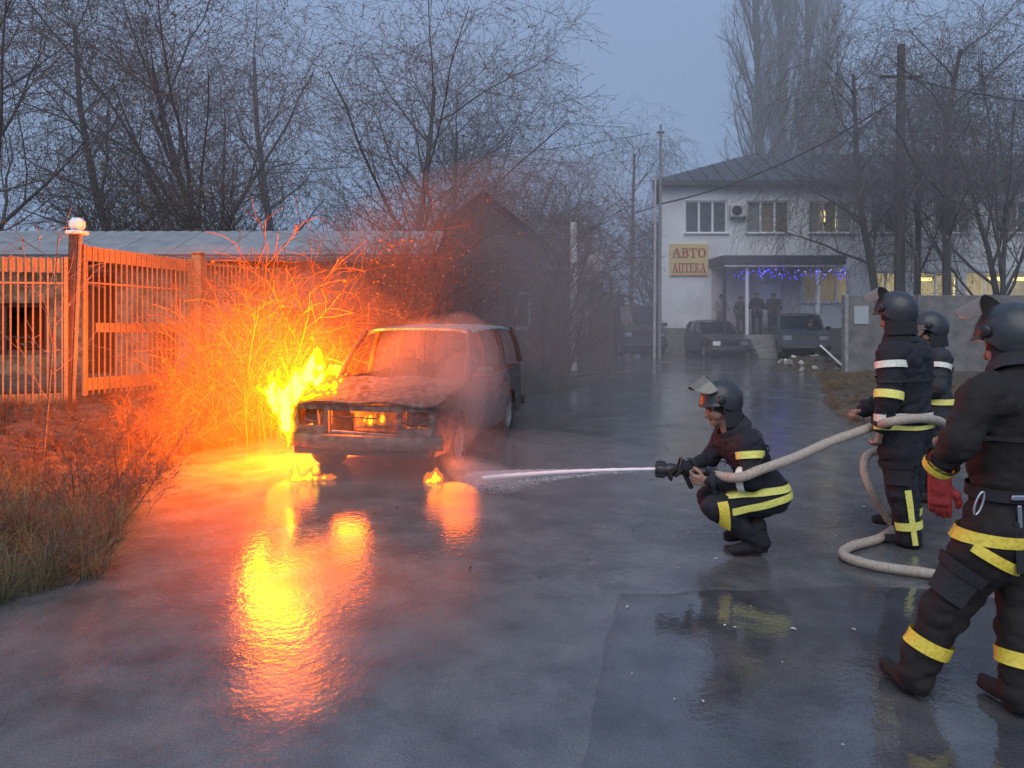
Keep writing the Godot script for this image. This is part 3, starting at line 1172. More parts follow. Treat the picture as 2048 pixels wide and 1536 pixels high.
func sheds_and_walls() -> void:
	# dark metal garage left of the white building
	var b := thing("metal_garage", "dark steel garage box beside the white concrete post", "garage", Vector3(3.85, 0, -33.0))
	var w := MB.new()
	w.boxc(Vector3(0, 1.25, -2.5), Vector3(2.3, 2.5, 5.0), 0.02)
	part("shell", w, M.dark_metal, b)
	for s in [-1, 1]:
		var q := MB.new()
		q.boxc(Vector3(s * 0.52, 1.15, 0.02), Vector3(1.02, 2.1, 0.05), 0.012)
		for k in 4:
			q.boxc(Vector3(s * 0.52, 0.3 + k * 0.56, 0.05), Vector3(0.96, 0.05, 0.02), 0.006)
		part("door_leaf", q, M.dark_metal, b)
	var rf := MB.new()
	rf.slab([[Vector3(-1.3, 2.5, 0.2), Vector3(0, 2.75, 0.2), Vector3(1.3, 2.5, 0.2)], [Vector3(-1.3, 2.5, -5.1), Vector3(0, 2.75, -5.1), Vector3(1.3, 2.5, -5.1)]], Vector3(0, -0.04, 0))
	part("roof", rf, M.roof_dark, b)
	# grey panel wall on the right
	var g := thing("panel_wall", "grey concrete panel wall behind the firefighters with a paper notice", "wall", Vector3(9.2, 0, -20.6))
	var xx := 0.0
	for k in 6:
		var q := MB.new()
		q.boxc(Vector3(xx + 1.0, 1.1, 0), Vector3(1.97, 2.2, 0.14), 0.012)
		part("panel", q, M.wall_grey, g)
		xx += 2.0
		var p := MB.new()
		p.boxc(Vector3(xx - 2.0, 1.11, 0.02), Vector3(0.1, 2.22, 0.24), 0.012)
		part("post", p, M.wall_grey if k else M.concrete, g)
	var n := MB.new()
	n.boxc(Vector3(0.42, 1.66, 0.085), Vector3(0.4, 0.5, 0.008))
	mottled("paper", [[0.0, lin(.26, .28, .3)], [0.5, lin(.34, .36, .38)], [1.0, lin(.4, .42, .43)]], 0.05, 1.4, 0.9, 95)
	single("paper_notice", n, M.paper, "pale paper notice stuck on the grey panel wall", "notice").position = Vector3(9.2, 0, -20.6)
	# concrete post, dark pole, thin white pole
	var cp := MB.new()
	cp.bar(P(1147, 655, 22.0) * Vector3(1, 0, 1), P(1147, 445, 22.0), 0.19, 0.19, 0.03)
	var post := thing("concrete_post", "pale square concrete post standing in the brush by the gable house", "post")
	part("shaft", cp, M.concrete_pale, post)
	var cb := MB.new()
	var tp := P(1147, 450, 22.0)
	cb.boxc(tp + Vector3(-0.25, -0.15, 0), Vector3(0.6, 0.06, 0.06), 0.01)
	part("bracket", cb, M.dark_metal, post)
	var up := thing("utility_pole", "dark tall utility pole at the left corner of the white building", "pole", Vector3(5.78, 0, -29.2))
	var um := MB.new()
	um.tube([Vector3(0, 0, 0), Vector3(0.05, 9.1, 0)], [0.075, 0.05], 10)
	part("shaft", um, M.concrete, up)
	var ua := MB.new()
	ua.boxc(Vector3(0.05, 8.8, 0), Vector3(0.3, 0.06, 0.06), 0.01)
	part("bracket", ua, M.dark_metal, up)
	var wp := thing("white_pole", "thin white steel pole beside the dark utility pole", "pole", Vector3(5.52, 0, -28.9))
	var wm := MB.new()
	wm.tube([Vector3(0, 0, 0), Vector3(0.04, 7.0, 0)], [0.06, 0.045], 8)
	part("shaft", wm, M.concrete_pale, wp)
	var wc := MB.new()
	wc.ball(Vector3(0.04, 7.02, 0), Vector3(0.06, 0.05, 0.06), 8, 5)
	part("cap", wc, M.concrete_pale, wp)
	var ep := thing("utility_pole", "dark pole with crossarm rising among the right-hand trees", "pole", Vector3(13.4, 0, -25.8))
	var em := MB.new()
	em.tube([Vector3(0, 0, 0), Vector3(0.08, 11.0, 0)], [0.19, 0.13], 10)
	part("shaft", em, M.bark, ep)
	var ea := MB.new()
	ea.boxc(Vector3(0.08, 9.9, 0.0), Vector3(1.5, 0.09, 0.09), 0.01)
	part("crossarm", ea, M.dark_metal, ep)
	# cables
	for q in [[Vector3(5.83, 6.0, -29.2), Vector3(13.45, 9.2, -25.8), 0.5, 0.035, "thick black cable sagging across the white building's front"], [Vector3(13.5, 9.9, -25.8), Vector3(24.0, 7.8, -22.0), 0.6, 0.03, "dark cable running through the right-hand tree crowns"], [Vector3(5.35, 8.75, -29.2), Vector3(-20.0, 8.0, -30.0), 0.9, 0.012, "thin wire from the dark pole towards the left trees"]]:
		var c := MB.new()
		var pts := []
		var rad := []
		for k in 25:
			var s := k / 24.0
			pts.append(q[0].lerp(q[1], s) - Vector3(0, q[2] * 4.0 * s * (1.0 - s), 0))
			rad.append(q[3])
		c.tube(pts, rad, 6)
		single("cable", c, M.black_plastic, q[4], "cable")
	# rubble heap
	rng.seed = 31
	var h := thing("rubble_heap", "low heap of earth and broken rubble at the roadside by the parked cars", "rubble", Vector3(9.1, 0, -22.8))
	var hm := MB.new()
	var rows := []
	for i in 15:
		var row := []
		for j in 19:
			var x := lerpf(-1.3, 1.3, j / 18.0)
			var z := lerpf(-1.0, 1.0, i / 14.0)
			row.append(Vector3(x, maxf(0.0, 0.42 - 0.3 * x * x - 0.42 * z * z) * (0.8 + lumps.get_noise_2d(x * 20, z * 20)) - 0.01, z))
		rows.append(row)
	hm.grid(rows)
	part("earth_mound", hm, M.earth, h)
	for k in 26:
		var q := MB.new()
		var x := rng.randf_range(-1.1, 1.1)
		var z := rng.randf_range(-0.5, 0.95)
		q.box(Transform3D(Basis.from_euler(Vector3(rng.randf(), rng.randf() * 3, rng.randf())), Vector3(x, maxf(0.04, 0.4 - 0.3 * x * x - 0.42 * z * z), z)), Vector3(rng.randf_range(.1, .26), rng.randf_range(.06, .12), rng.randf_range(.08, .16)), 0.012)
		part("brick_piece", q, [M.concrete, M.wood_brown, M.concrete_pale, M.plinth][k % 4], h)
	var pk := thing("white_plank", "white plank leaning on the rubble heap", "plank", Vector3(9.7, 0, -22.2))
	var pm := MB.new()
	pm.bar(Vector3(-0.4, 0.75, -0.3), Vector3(0.15, 0.1, 0.1), 0.05, 0.03, 0.006)
	part("board", pm, M.white_paint, pk)
	var ty := thing("old_tyre", "black tyre lying beside the rubble heap by the wall", "tyre", Vector3(10.2, 0, -22.0), 0.4)
	var tm := MB.new()
	tm.lathe(Transform3D(Basis(Vector3.RIGHT, 0.5), Vector3(0, 0.17, 0)), [[0.2, -0.09], [0.3, -0.1], [0.34, -0.05], [0.34, 0.05], [0.3, 0.1], [0.2, 0.09], [0.19, 0.0], [0.2, -0.09]], 20)
	part("carcass", tm, M.rubber, ty)

# railings with their gate leaf and posts
func railing(label: String, a: Vector3, b: Vector3, h: float, gap: float, mid: float, short_band: bool, full := true) -> Node3D:
	var o := thing("railing", label, "fence", a, 0.0, "steel railings on the bank")
	var v := b - a
	var l := v.length()
	var dir := v / l
	var side := dir.cross(Vector3.UP).normalized()
	var n := int(l / gap)
	var pk := MB.new()
	pk.boxc(Vector3(0, h * 0.5, 0), Vector3(0.018, h, 0.018), 0.002)
	var pm := pk.mesh()
	var turn := Basis(dir, Vector3.UP, dir.cross(Vector3.UP))
	for k in n + 1:
		var p := v * ((k + 0.5) / (n + 1.0))
		put("picket", pm, M.fence_paint, o, Transform3D(turn, p))
	var bands := [[h - 0.2, 0.19, 0.0, 1.0], [0.06, 0.17, 0.0, 1.0]] if full else [[h - 0.06, 0.04, 0.0, 1.0], [0.1, 0.04, 0.0, 1.0]]
	if short_band:
		bands.append([h * 0.42, 0.13, 0.1, 0.92])
	for q in bands:
		var m := MB.new()
		m.box(Transform3D(turn, v * ((q[2] + q[3]) * 0.5) + Vector3(0, q[0] + q[1] * 0.5, 0) - side * 0.014), Vector3(l * (q[3] - q[2]), q[1], 0.004))
		part("band", m, M.fence_paint, o)
	var m2 := MB.new()
	m2.box(Transform3D(turn, v * 0.5 + Vector3(0, mid, 0) + side * 0.016), Vector3(l, 0.025, 0.012), 0.003)
	part("rail", m2, M.fence_paint, o)
	for s in [0.0, 1.0]:
		var m := MB.new()
		m.box(Transform3D(turn, v * s + Vector3(0, h * 0.5, 0)), Vector3(0.045, h + 0.02, 0.045), 0.005)
		part("stile", m, M.fence_paint, o)
	return o

func fences() -> void:
	var a0 := P(-190, 835, 9.3)
	var a1 := P(132, 826, 9.85)
	railing("steel railing panel left of the tall post with the white cap", Vector3(a0.x, 0.42, a0.z), Vector3(a1.x, 0.42, a1.z), 2.02, 0.085, 1.68, false)
	var g0 := P(168, 792, 10.0)
	var g1 := P(382, 772, 12.0)
	railing("steel gate leaf with a broad middle band between the two posts", Vector3(g0.x, 0.6, g0.z), Vector3(g1.x, 0.55, g1.z), 2.02, 0.1, 1.52, true)
	var f0 := P(408, 790, 12.2)
	railing("narrow steel railing half hidden in the brush behind the fire", Vector3(f0.x, 0.45, f0.z), Vector3(-4.35, 0.45, -13.9), 2.1, 0.1, 1.7, false, false)
	var pa := P(148, 830, 9.95)
	var post := thing("fence_post", "tall leaning steel post with white cap between the railing panels", "post", Vector3(pa.x - 0.04, 0.25, pa.z), 0.0, "fence posts on the bank")
	var m := MB.new()
	m.bar(Vector3(-0.05, 0, 0), Vector3(0.06, 2.5, 0), 0.12, 0.12, 0.012)
	part("shaft", m, M.wood_brown, post)
	var e := MB.new()
	e.bar(Vector3(0.045, 0, 0.04), Vector3(0.15, 2.5, 0.04), 0.035, 0.035, 0.004)
	part("edge_angle", e, M.fence_paint, post)
	var c := MB.new()
	c.boxc(Vector3(0.08, 2.53, 0), Vector3(0.22, 0.05, 0.2), 0.012)
	c.boxc(Vector3(0.08, 2.64, 0), Vector3(0.19, 0.17, 0.17), 0.05)
	part("cap", c, M.white_paint, post)
	var pb := P(396, 800, 12.1)
	var post2 := thing("fence_post", "steel post at the far end of the gate leaf beside the glowing brush", "post", Vector3(pb.x, 0.2, pb.z), 0.0, "fence posts on the bank")
	var m2 := MB.new()
	m2.boxc(Vector3(0, 1.23, 0), Vector3(0.15, 2.46, 0.15), 0.012)
	part("shaft", m2, M.fence_paint, post2)
	var c2 := MB.new()
	c2.boxc(Vector3(0, 2.48, 0), Vector3(0.18, 0.03, 0.18), 0.008)
	part("cap", c2, M.fence_paint, post2)

# ------------------------------------------------------------------ trees and plants
# how: len [per level], count, angle, droop, wobble, radius, segs, start, leaves
func grow(wood: MB, crown: MB, leaf: MB, p: Vector3, dir: Vector3, length: float, rad: float, lvl: int, how: Dictionary) -> void:
	var segs: int = how.segs[lvl]
	var last: int = how.segs.size() - 1
	var pts := [p]
	var tip := 0.35 if lvl == 0 else 0.3
	var rads := [rad]
	var d := dir
	for s in segs:
		var wob: float = how.wobble[lvl]
		d = (d + Vector3(rng.randfn(0, wob), rng.randfn(0, wob), rng.randfn(0, wob)) + Vector3.UP * how.trop[lvl]).normalized()
		pts.append(pts[s] + d * length / segs)
		rads.append(maxf(rad * lerpf(1.0, tip, (s + 1.0) / segs), how.thin))
	var mb := wood if lvl <= how.wood_levels else crown
	mb.tube(pts, rads, [8, 5, 4, 3, 3, 3][lvl], false)
	if lvl == last:
		if leaf and rng.randf() < how.leafy:
			for k in 2:
				var q: Vector3 = pts[rng.randi_range(1, segs)]
				var s: float = how.leaf_size * rng.randf_range(0.6, 1.3)
				var u := Vector3(rng.randfn(), rng.randfn() - 1.2, rng.randfn()).normalized() * s
				var w := u.cross(Vector3(rng.randfn(), rng.randfn(), rng.randfn())).normalized() * s * 0.45
				leaf.face(q, q + u * 0.5 + w, q + u, q + u * 0.5 - w)
		return
	var count: int = how.count[lvl]
	var turn := rng.randf() * TAU
	for k in count:
		var f: float = lerpf(how.start[lvl], 1.0, (k + rng.randf() * 0.9) / count)
		var at := f * segs
		var i := mini(int(at), segs - 1)
		var q: Vector3 = pts[i].lerp(pts[i + 1], at - i)
		var ax: Vector3 = (pts[i + 1] - pts[i]).normalized()
		turn += 2.4 + rng.randfn(0, 0.35)
		var sx := ax.cross(Vector3(0.3, 0.2, 0.9)).normalized()
		var out := sx.rotated(ax, turn)
		var ang: float = deg_to_rad(how.angle[lvl] + rng.randfn(0, 8.0))
		var nd := (ax * cos(ang) + out * sin(ang)).normalized()
		var nl: float = how.len[lvl + 1] * rng.randf_range(0.65, 1.25) * (1.0 - 0.45 * f if lvl == 0 else 1.0 - 0.3 * f)
		var nr: float = maxf(lerpf(rads[i], rads[i + 1], at - i) * how.shrink[lvl], how.thin)
		grow(wood, crown, leaf, q, nd, nl, nr, lvl + 1, how)

func tree_meshes(how: Dictionary, seed_: int) -> Array:
	rng.seed = seed_
	var wood := MB.new()
	var crown := MB.new()
	var leaf: MB = MB.new() if how.leafy > 0.0 else null
	for s in how.get("stems", 1):
		var lean: float = how.get("lean", 0.05)
		grow(wood, crown, leaf, Vector3(rng.randfn(0, 0.05) * s, -0.1, rng.randfn(0, 0.05) * s), Vector3(rng.randfn(0, lean), 1, rng.randfn(0, lean)).normalized(), how.len[0] * (1.0 - 0.1 * s), how.rad * (1.0 - 0.12 * s), 0, how)
	return [wood.mesh(), crown.mesh(), leaf.mesh() if leaf else null]

func plant_tree(called: String, ms: Array, at: Vector3, turn: float, size: float, label: String, group: String, bark: Material, twig: Material, category := "tree", leafm: Material = null) -> Node3D:
	var o := thing(called, label, category, at, turn, group)
	o.scale = Vector3(size, size, size)
	put("trunk", ms[0], bark, o)
	var c := put("crown", ms[1], twig, o)
	if ms[2]:
		put("leaves", ms[2], leafm if leafm else M.dry_leaf, c).set_meta("kind", "stuff")
	return o

func trees() -> void:
	var spreading := {"len": [7.5, 5.6, 2.9, 1.3, 0.6], "count": [13, 8, 7, 4], "segs": [7, 6, 4, 3, 2], "angle": [46, 42, 44, 40], "wobble": [0.05, 0.09, 0.12, 0.14, 0.14], "trop": [0.03, 0.06, -0.01, -0.08, -0.16], "shrink": [0.5, 0.5, 0.5, 0.55], "start": [0.22, 0.22, 0.12, 0.1], "rad": 0.13, "thin": 0.0047, "wood_levels": 1, "leafy": 0.3, "leaf_size": 0.05}
	var forked := {"len": [7.0, 6.0, 2.8, 1.2, 0.55], "count": [9, 8, 7, 4], "segs": [6, 7, 4, 3, 2], "angle": [32, 40, 46, 42], "wobble": [0.07, 0.08, 0.12, 0.14, 0.14], "trop": [0.04, 0.05, 0.0, -0.06, -0.1], "shrink": [0.55, 0.5, 0.5, 0.55], "start": [0.12, 0.25, 0.1, 0.1], "rad": 0.12, "thin": 0.0047, "wood_levels": 1, "leafy": 0.32, "leaf_size": 0.05, "stems": 2, "lean": 0.28}
	var weeping := {"len": [9.5, 3.9, 2.4, 1.7, 0.7], "count": [14, 7, 6, 4], "segs": [8, 6, 5, 5, 2], "angle": [52, 46, 50, 35], "wobble": [0.05, 0.1, 0.12, 0.1, 0.12], "trop": [0.03, 0.02, -0.12, -0.3, -0.3], "shrink": [0.45, 0.5, 0.5, 0.55], "start": [0.3, 0.2, 0.15, 0.1], "rad": 0.15, "thin": 0.005, "wood_levels": 1, "leafy": 0.3, "leaf_size": 0.055}
	var poplar := {"len": [27.0, 7.5, 2.4, 1.1], "count": [46, 12, 6], "segs": [12, 7, 4, 2], "angle": [24, 20, 26], "wobble": [0.02, 0.04, 0.08, 0.1], "trop": [0.03, 0.12, 0.1, 0.02], "shrink": [0.32, 0.45, 0.5], "start": [0.1, 0.15, 0.1], "rad": 0.42, "thin": 0.012, "wood_levels": 1, "leafy": 0.0, "leaf_size": 0.05}
	var small := {"len": [4.2, 2.6, 1.4, 0.7], "count": [11, 8, 7], "segs": [5, 5, 3, 2], "angle": [44, 42, 44], "wobble": [0.09, 0.11, 0.14, 0.16], "trop": [0.03, 0.05, 0.0, -0.06], "shrink": [0.5, 0.5, 0.55], "start": [0.1, 0.15, 0.1], "rad": 0.09, "thin": 0.004, "wood_levels": 1, "leafy": 0.22, "leaf_size": 0.06, "stems": 3, "lean": 0.25}
	var sp1 := tree_meshes(spreading, 101)
	var sp2 := tree_meshes(spreading, 102)
	var fk := tree_meshes(forked, 103)
	var fk2 := tree_meshes(forked, 108)
	var we := tree_meshes(weeping, 104)
	var we2 := tree_meshes(weeping, 107)
	var po := tree_meshes(poplar, 105)
	var po2 := tree_meshes(poplar, 115)
	var sm := tree_meshes(small, 106)
	var sm2 := tree_meshes(small, 109)
	var gl := "bare trees behind the garage block"
	for q in [
		["bare_tree", sp1, 28, 22.5, 0.4, 1.4, "bare spreading tree at the left picture edge behind the railing"],
		["bare_tree", fk, 470, 25.0, 2.2, 1.42, "broad forked bare tree rising above the glowing brush"],
		["bare_tree", sp2, 800, 26.5, 4.0, 1.35, "bare spreading tree left of the gable house roof"],
		["bare_tree", we, 255, 29.0, 1.0, 1.4, "drooping bare tree standing between the edge tree and the forked tree"],
		["bare_tree", sp1, 930, 33.0, 5.6, 1.35, "bare tree directly behind the gable house"],
		["bare_tree", fk, 1060, 31.0, 0.9, 1.1, "leaning bare tree right of the gable roof under open sky"],
		["bare_tree", we2, 1265, 42.0, 2.0, 1.15, "thin drooping bare tree left of the white building"],
		["bare_tree", sp2, 1385, 47.0, 1.1, 0.95, "low bare tree showing above the left end of the dark roof"],
		["bare_tree", we, 560, 34.0, 0.3, 1.5, "tall drooping bare tree far back over the gate leaf"]]:
		var d: float = q[3]
		plant_tree(q[0], q[1], Vector3((q[2] - 1024.0) / FOCAL * d, 0, -d), q[4], q[5], q[6], gl, M.bark, M.twig)
	var gp := "poplars behind the white building"
	for q in [[po, 1512, 56.0, 0.0, 1.02, "leftmost tall poplar behind the dark roof"], [po2, 1562, 60.0, 2.0, 1.12, "thick tall poplar second from the left behind the roof"], [po, 1612, 57.0, 3.6, 1.05, "third tall poplar behind the dark roof"], [po2, 1652, 59.0, 5.1, 0.95, "rightmost tall poplar beside the drooping trees"]]:
		var d: float = q[2]
		plant_tree("poplar_tree", q[0], Vector3((q[1] - 1024.0) / FOCAL * d, 0, -d), q[3], q[4], q[5], gp, M.bark_brown, M.twig)
	var gr := "drooping trees before the white building"
	for q in [[we, 1775, 26.5, 1.4, 1.08, "dark drooping tree with thick trunk before the white building"], [we2, 1893, 24.5, 0.2, 1.1, "drooping tree whose trunk forks above the grey wall"], [fk2, 2010, 26.0, 2.6, 1.15, "dense tree at the right picture edge behind the wall"], [we2, 1835, 27.5, 3.3, 1.0, "slim drooping tree between the thick dark trunk and the forked one"], [we, 1950, 38.0, 5.9, 1.5, "high tree crown behind the right end of the roof"]]:
		var d: float = q[2]
		plant_tree("drooping_tree", q[0], Vector3((q[1] - 1024.0) / FOCAL * d, 0, -d), q[3], q[4], q[5], gr, M.bark, M.twig)
	var gs := "brush behind the burning car"
	var k := 0
	for q in [[1010, 17.0, 0.75], [1085, 18.5, 0.85], [1120, 16.5, 0.5], [960, 19.0, 0.9], [870, 13.4, 0.75], [800, 13.2, 0.7], [720, 12.9, 0.66], [1190, 30.0, 1.2], [1110, 27.0, 1.3], [1300, 36.0, 1.5], [1030, 27.0, 1.3], [560, 22.0, 1.3], [330, 22.5, 1.3], [120, 22.5, 1.3], [780, 21.0, 1.3], [1350, 52.0, 1.7], [1440, 50.0, 1.7]]:
		var d: float = q[1]
		var places := ["right behind the burning car's tail", "by the pale concrete post", "at the road bend right of the car", "behind the burning car's roof", "under the gable house's left eave", "left of the burning car's roof", "above the burning hood", "left of the dark garage", "in front of the gable house porch", "left of the thin white pole", "beside the gable house wall", "over the garage roof behind the tall dry stems", "over the garage roof above the gate leaf", "over the garage roof left of the white cap", "over the garage roof's right end", "above the left roof corner of the white building", "above the roof slope left of the poplars"]
		plant_tree("shrub", sm if k % 2 == 0 else sm2, Vector3((q[0] - 1024.0) / FOCAL * d, 0.0, -d), k * 1.7, q[2], "brown twiggy shrub " + places[k], gs, M.bark_brown, M.twig_brown, "shrub")
		k += 1

func brush_and_grass() -> void:
	# tall dry stems round the fire
	var dry := {"len": [2.4, 0.9, 0.4], "count": [10, 5], "segs": [7, 4, 2], "angle": [34, 38], "wobble": [0.07, 0.12, 0.16], "trop": [0.0, 0.03, -0.1], "shrink": [0.5, 0.6], "start": [0.3, 0.2], "rad": 0.015, "thin": 0.0034, "wood_levels": 0, "leafy": 0.3, "leaf_size": 0.035, "stems": 7, "lean": 0.2}
	var d1 := tree_meshes(dry, 201)
	dry.lean = 0.45
	dry.len = [1.7, 0.7, 0.3]
	var d2 := tree_meshes(dry, 202)
	var mleaf := mat("tan_leaf", lin(.12, .06, .024), 0.9)
	mleaf.backlight_enabled = true
	mleaf.backlight = Color(0.3, 0.24, 0.14)
	var places := [
		[d1, 545, 10.0, 1.3, "tallest dry shrub, rising behind the flames"], [d1, 600, 10.4, 1.1, "tall dry shrub just right of the tallest one"], [d1, 495, 10.0, 0.95, "tall dry shrub between the gate post and the tallest one"],
		[d2, 640, 11.2, 1.1, "dry shrub behind the burning hood"],
		[d1, 680, 12.0, 0.8, "dry shrub behind the windscreen's left edge"], [d2, 720, 12.6, 1.05, "dry shrub behind the car roof"], [d2, 420, 10.4, 0.95, "dry shrub at the foot of the gate's far post"],
		[d2, 350, 9.0, 0.62, "low dry shrub in front of the gate leaf"], [d2, 270, 8.2, 0.55, "low dry shrub under the gate leaf's left half"], [d2, 70, 6.5, 0.42, "dark shrub at the foot of the left railing panel"], [d2, 150, 6.0, 0.5, "dark shrub before the tall leaning post"],
		[d2, 30, 5.0, 0.3, "dark shrub at the left picture edge"], [d2, 215, 5.3, 0.36, "dark shrub at the tip of the bank beside the road"], [d2, 110, 4.75, 0.28, "fine-twigged weed before the dark shrubs at the road's edge"], [d2, 255, 6.3, 0.5, "dark shrub behind the tip of the bank"], [d2, 1040, 14.2, 0.75, "dry shrub right of the burning car's tail"], [d2, 1110, 15.2, 0.7, "dry shrub at the road's bend"], [d2, 1000, 14.6, 0.95, "dry shrub behind the burning car's right rear pillar"], [d2, 770, 13.2, 1.0, "dry shrub behind the middle of the car roof"], [d2, 850, 13.6, 1.05, "dry shrub behind the right half of the car roof"], [d2, 590, 9.8, 0.8, "dry shrub behind the main flame"]]
	var k := 0
	for q in places:
		var d: float = q[2]
		var x: float = (q[1] - 1024.0) / FOCAL * d
		var tan_ := k < 9 or k > 14
		plant_tree("dry_shrub", q[0], Vector3(x, bank(x, d), -d), k * 2.1, q[3], q[4], "dry shrubs along the bank", M.twig_tan if tan_ else M.twig_brown, M.twig_tan if tan_ else M.twig_brown, "shrub", mleaf if tan_ else M.dry_leaf)
		k += 1
	# sapling before the railing
	var sap := {"len": [2.4, 0.8, 0.35], "count": [9, 5], "segs": [7, 4, 2], "angle": [50, 45], "wobble": [0.03, 0.12, 0.15], "trop": [0.05, 0.08, 0.0], "shrink": [0.4, 0.5], "start": [0.25, 0.2], "rad": 0.014, "thin": 0.0025, "wood_levels": 0, "leafy": 0.25, "leaf_size": 0.04, "stems": 1, "lean": 0.02}
	var sx: float = (84.0 - 1024.0) / FOCAL * 7.4
	plant_tree("sapling", tree_meshes(sap, 203), Vector3(sx, bank(sx, 7.4), -7.4), 0.5, 1.0, "thin dark sapling in front of the left railing panel", "", M.bark, M.twig)
	# grass: tufts of curved blades
	rng.seed = 300
	var tufts := []
	for t in 3:
		var m := MB.new()
		m.use_col = true
		for b in 38:
			var a := rng.randf() * TAU
			var lean := rng.randf_range(0.05, 1.3)
			var h := rng.randf_range(0.3, 1.0)
			var o := Vector3(cos(a), 0, sin(a))
			var s := Vector3(-sin(a), 0, cos(a)) * rng.randf_range(0.004, 0.0085)
			var p := o * rng.randf() * 0.16
			m.col = Color.WHITE * rng.randf_range(0.65, 1.2)
			var rows := []
			for g in 5:
				var f := g / 4.0
				var c := p + o * lean * f * f * 0.8 + Vector3(0, h * (f - 0.28 * lean * f * f), 0)
				var w := s * (1.0 - 0.92 * f)
				rows.append([c - w, c + w])
			m.grid(rows)
		tufts.append(m.mesh())
	for t in 3:
		var spots := []
		var cols := []
		for k2 in 1500:
			var d := lerpf(3.6, 17.0, pow(rng.randf(), 1.3))
			var e := edge_x(left_edge, d)
			var x := e + 0.12 - 4.2 * pow(rng.randf(), 1.5)
			if bank(x, d) < -0.01 or Vector2(x + 2.4, d - 8.4).length() < 0.95:
				continue
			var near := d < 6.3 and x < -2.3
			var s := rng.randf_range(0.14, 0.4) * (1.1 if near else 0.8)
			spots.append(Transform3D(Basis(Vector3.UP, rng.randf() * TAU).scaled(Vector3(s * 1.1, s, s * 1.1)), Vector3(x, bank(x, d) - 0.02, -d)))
			var tone := rng.randf()
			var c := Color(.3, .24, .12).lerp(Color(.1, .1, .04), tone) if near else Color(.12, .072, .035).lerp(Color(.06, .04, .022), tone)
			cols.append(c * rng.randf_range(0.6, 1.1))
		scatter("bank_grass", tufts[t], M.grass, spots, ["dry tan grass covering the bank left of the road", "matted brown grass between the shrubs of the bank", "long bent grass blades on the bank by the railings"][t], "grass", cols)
	var rs := []
	var rc := []
	for k2 in 700:
		var d := lerpf(8.0, 21.0, rng.randf())
		var x := edge_x(right_edge, d) - 0.1 + 3.0 * pow(rng.randf(), 1.6)
		var s := rng.randf_range(0.1, 0.3)
		rs.append(Transform3D(Basis(Vector3.UP, rng.randf() * TAU).scaled(Vector3(s * 1.3, s, s * 1.3)), Vector3(x, bank_right(x, d) - 0.02, -d)))
		rc.append(Color(.24, .14, .08).lerp(Color(.14, .11, .06), rng.randf()))
	scatter("roadside_grass", tufts[0], M.grass, rs, "reddish dry grass on the right roadside below the grey wall", "grass", rc)

# ------------------------------------------------------------------ cars
# local axes: front towards +z, y up, origin on the ground in the middle
# s: w half width, hood [z,y] front edge, cowl [z,y], top [z,y] upper edge of the windscreen, rear [z,y] upper edge of the rear window, deck [z,y] its lower edge, tail [z,y], belt, doors [z...], wheels [zf, zr], r
func side_x(s: Dictionary, y: float, z: float) -> float:
	var e := smoothstep(s.hood[0] - 0.55, s.hood[0] + 0.08, z) + smoothstep(-s.tail[0] - 0.5, -s.tail[0] + 0.08, -z)
	var low := maxf(0.0, 0.42 - y)
	var high := maxf(0.0, y - 0.62)
	return s.w - 0.075 * e - 0.45 * low * low - 0.28 * high * high

func top_y(s: Dictionary, z: float) -> float:
	if z > s.cowl[0]:
		return lerpf(s.cowl[1], s.hood[1], pow((z - s.cowl[0]) / (s.hood[0] - s.cowl[0]), 1.25))
	if z < s.deck[0]:
		return lerpf(s.deck[1], s.tail[1], (s.deck[0] - z) / maxf(s.deck[0] - s.tail[0], 0.01))
	return s.belt

func side_panel(s: Dictionary, sg: float, z0: float, z1: float, off := 0.0) -> MB:
	var m := MB.new()
	var rows := []
	var n := maxi(int((z1 - z0) / 0.045), 3)
	for i in n + 1:
		var z := lerpf(z0, z1, float(i) / n)
		var yb: float = s.sill
		for wz in s.wheels:
			var q: float = s.r + 0.065
			var dz := absf(z - wz)
			if dz < q:
				yb = maxf(yb, s.r + sqrt(q * q - dz * dz))
		var yt := top_y(s, z)
		yb = minf(yb, yt - 0.06)
		var row := []
		for j in 11:
			var y := lerpf(yb, yt, j / 10.0)
			row.append(Vector3(sg * (side_x(s, y, z) + off), y, z))
		rows.append(row)
	m.slab(rows, Vector3(-sg * 0.02, 0, 0))
	return m

func wheel(parent: Node3D, s: Dictionary, at: Vector3, sg: float, flat := 0.0) -> void:
	var o := Node3D.new()
	o.name = "wheel"
	parent.add_child(o, true)
	o.position = at
	var t := Transform3D(Basis(Vector3(0, 0, 1), -sg * PI / 2), Vector3.ZERO)
	var r: float = s.r
	var m := MB.new()
	m.lathe(t, [[r * 0.64, -0.085], [r * 0.9, -0.09], [r * 0.985, -0.07], [r, -0.03], [r, 0.03], [r * 0.985, 0.07], [r * 0.9, 0.09], [r * 0.66, 0.085], [r * 0.62, 0.05]], 28)
	part("tyre", m, M.rubber if flat == 0.0 else M.soot, o)
	var h := MB.new()
	h.lathe(t, [[0.001, 0.055], [r * 0.2, 0.06], [r * 0.24, 0.03], [r * 0.5, 0.02], [r * 0.58, 0.07], [r * 0.65, 0.085], [r * 0.65, -0.06], [0.001, -0.05]], 20)
	part("rim", h, M.ash_pale if flat > 0.0 else M.steel, o)

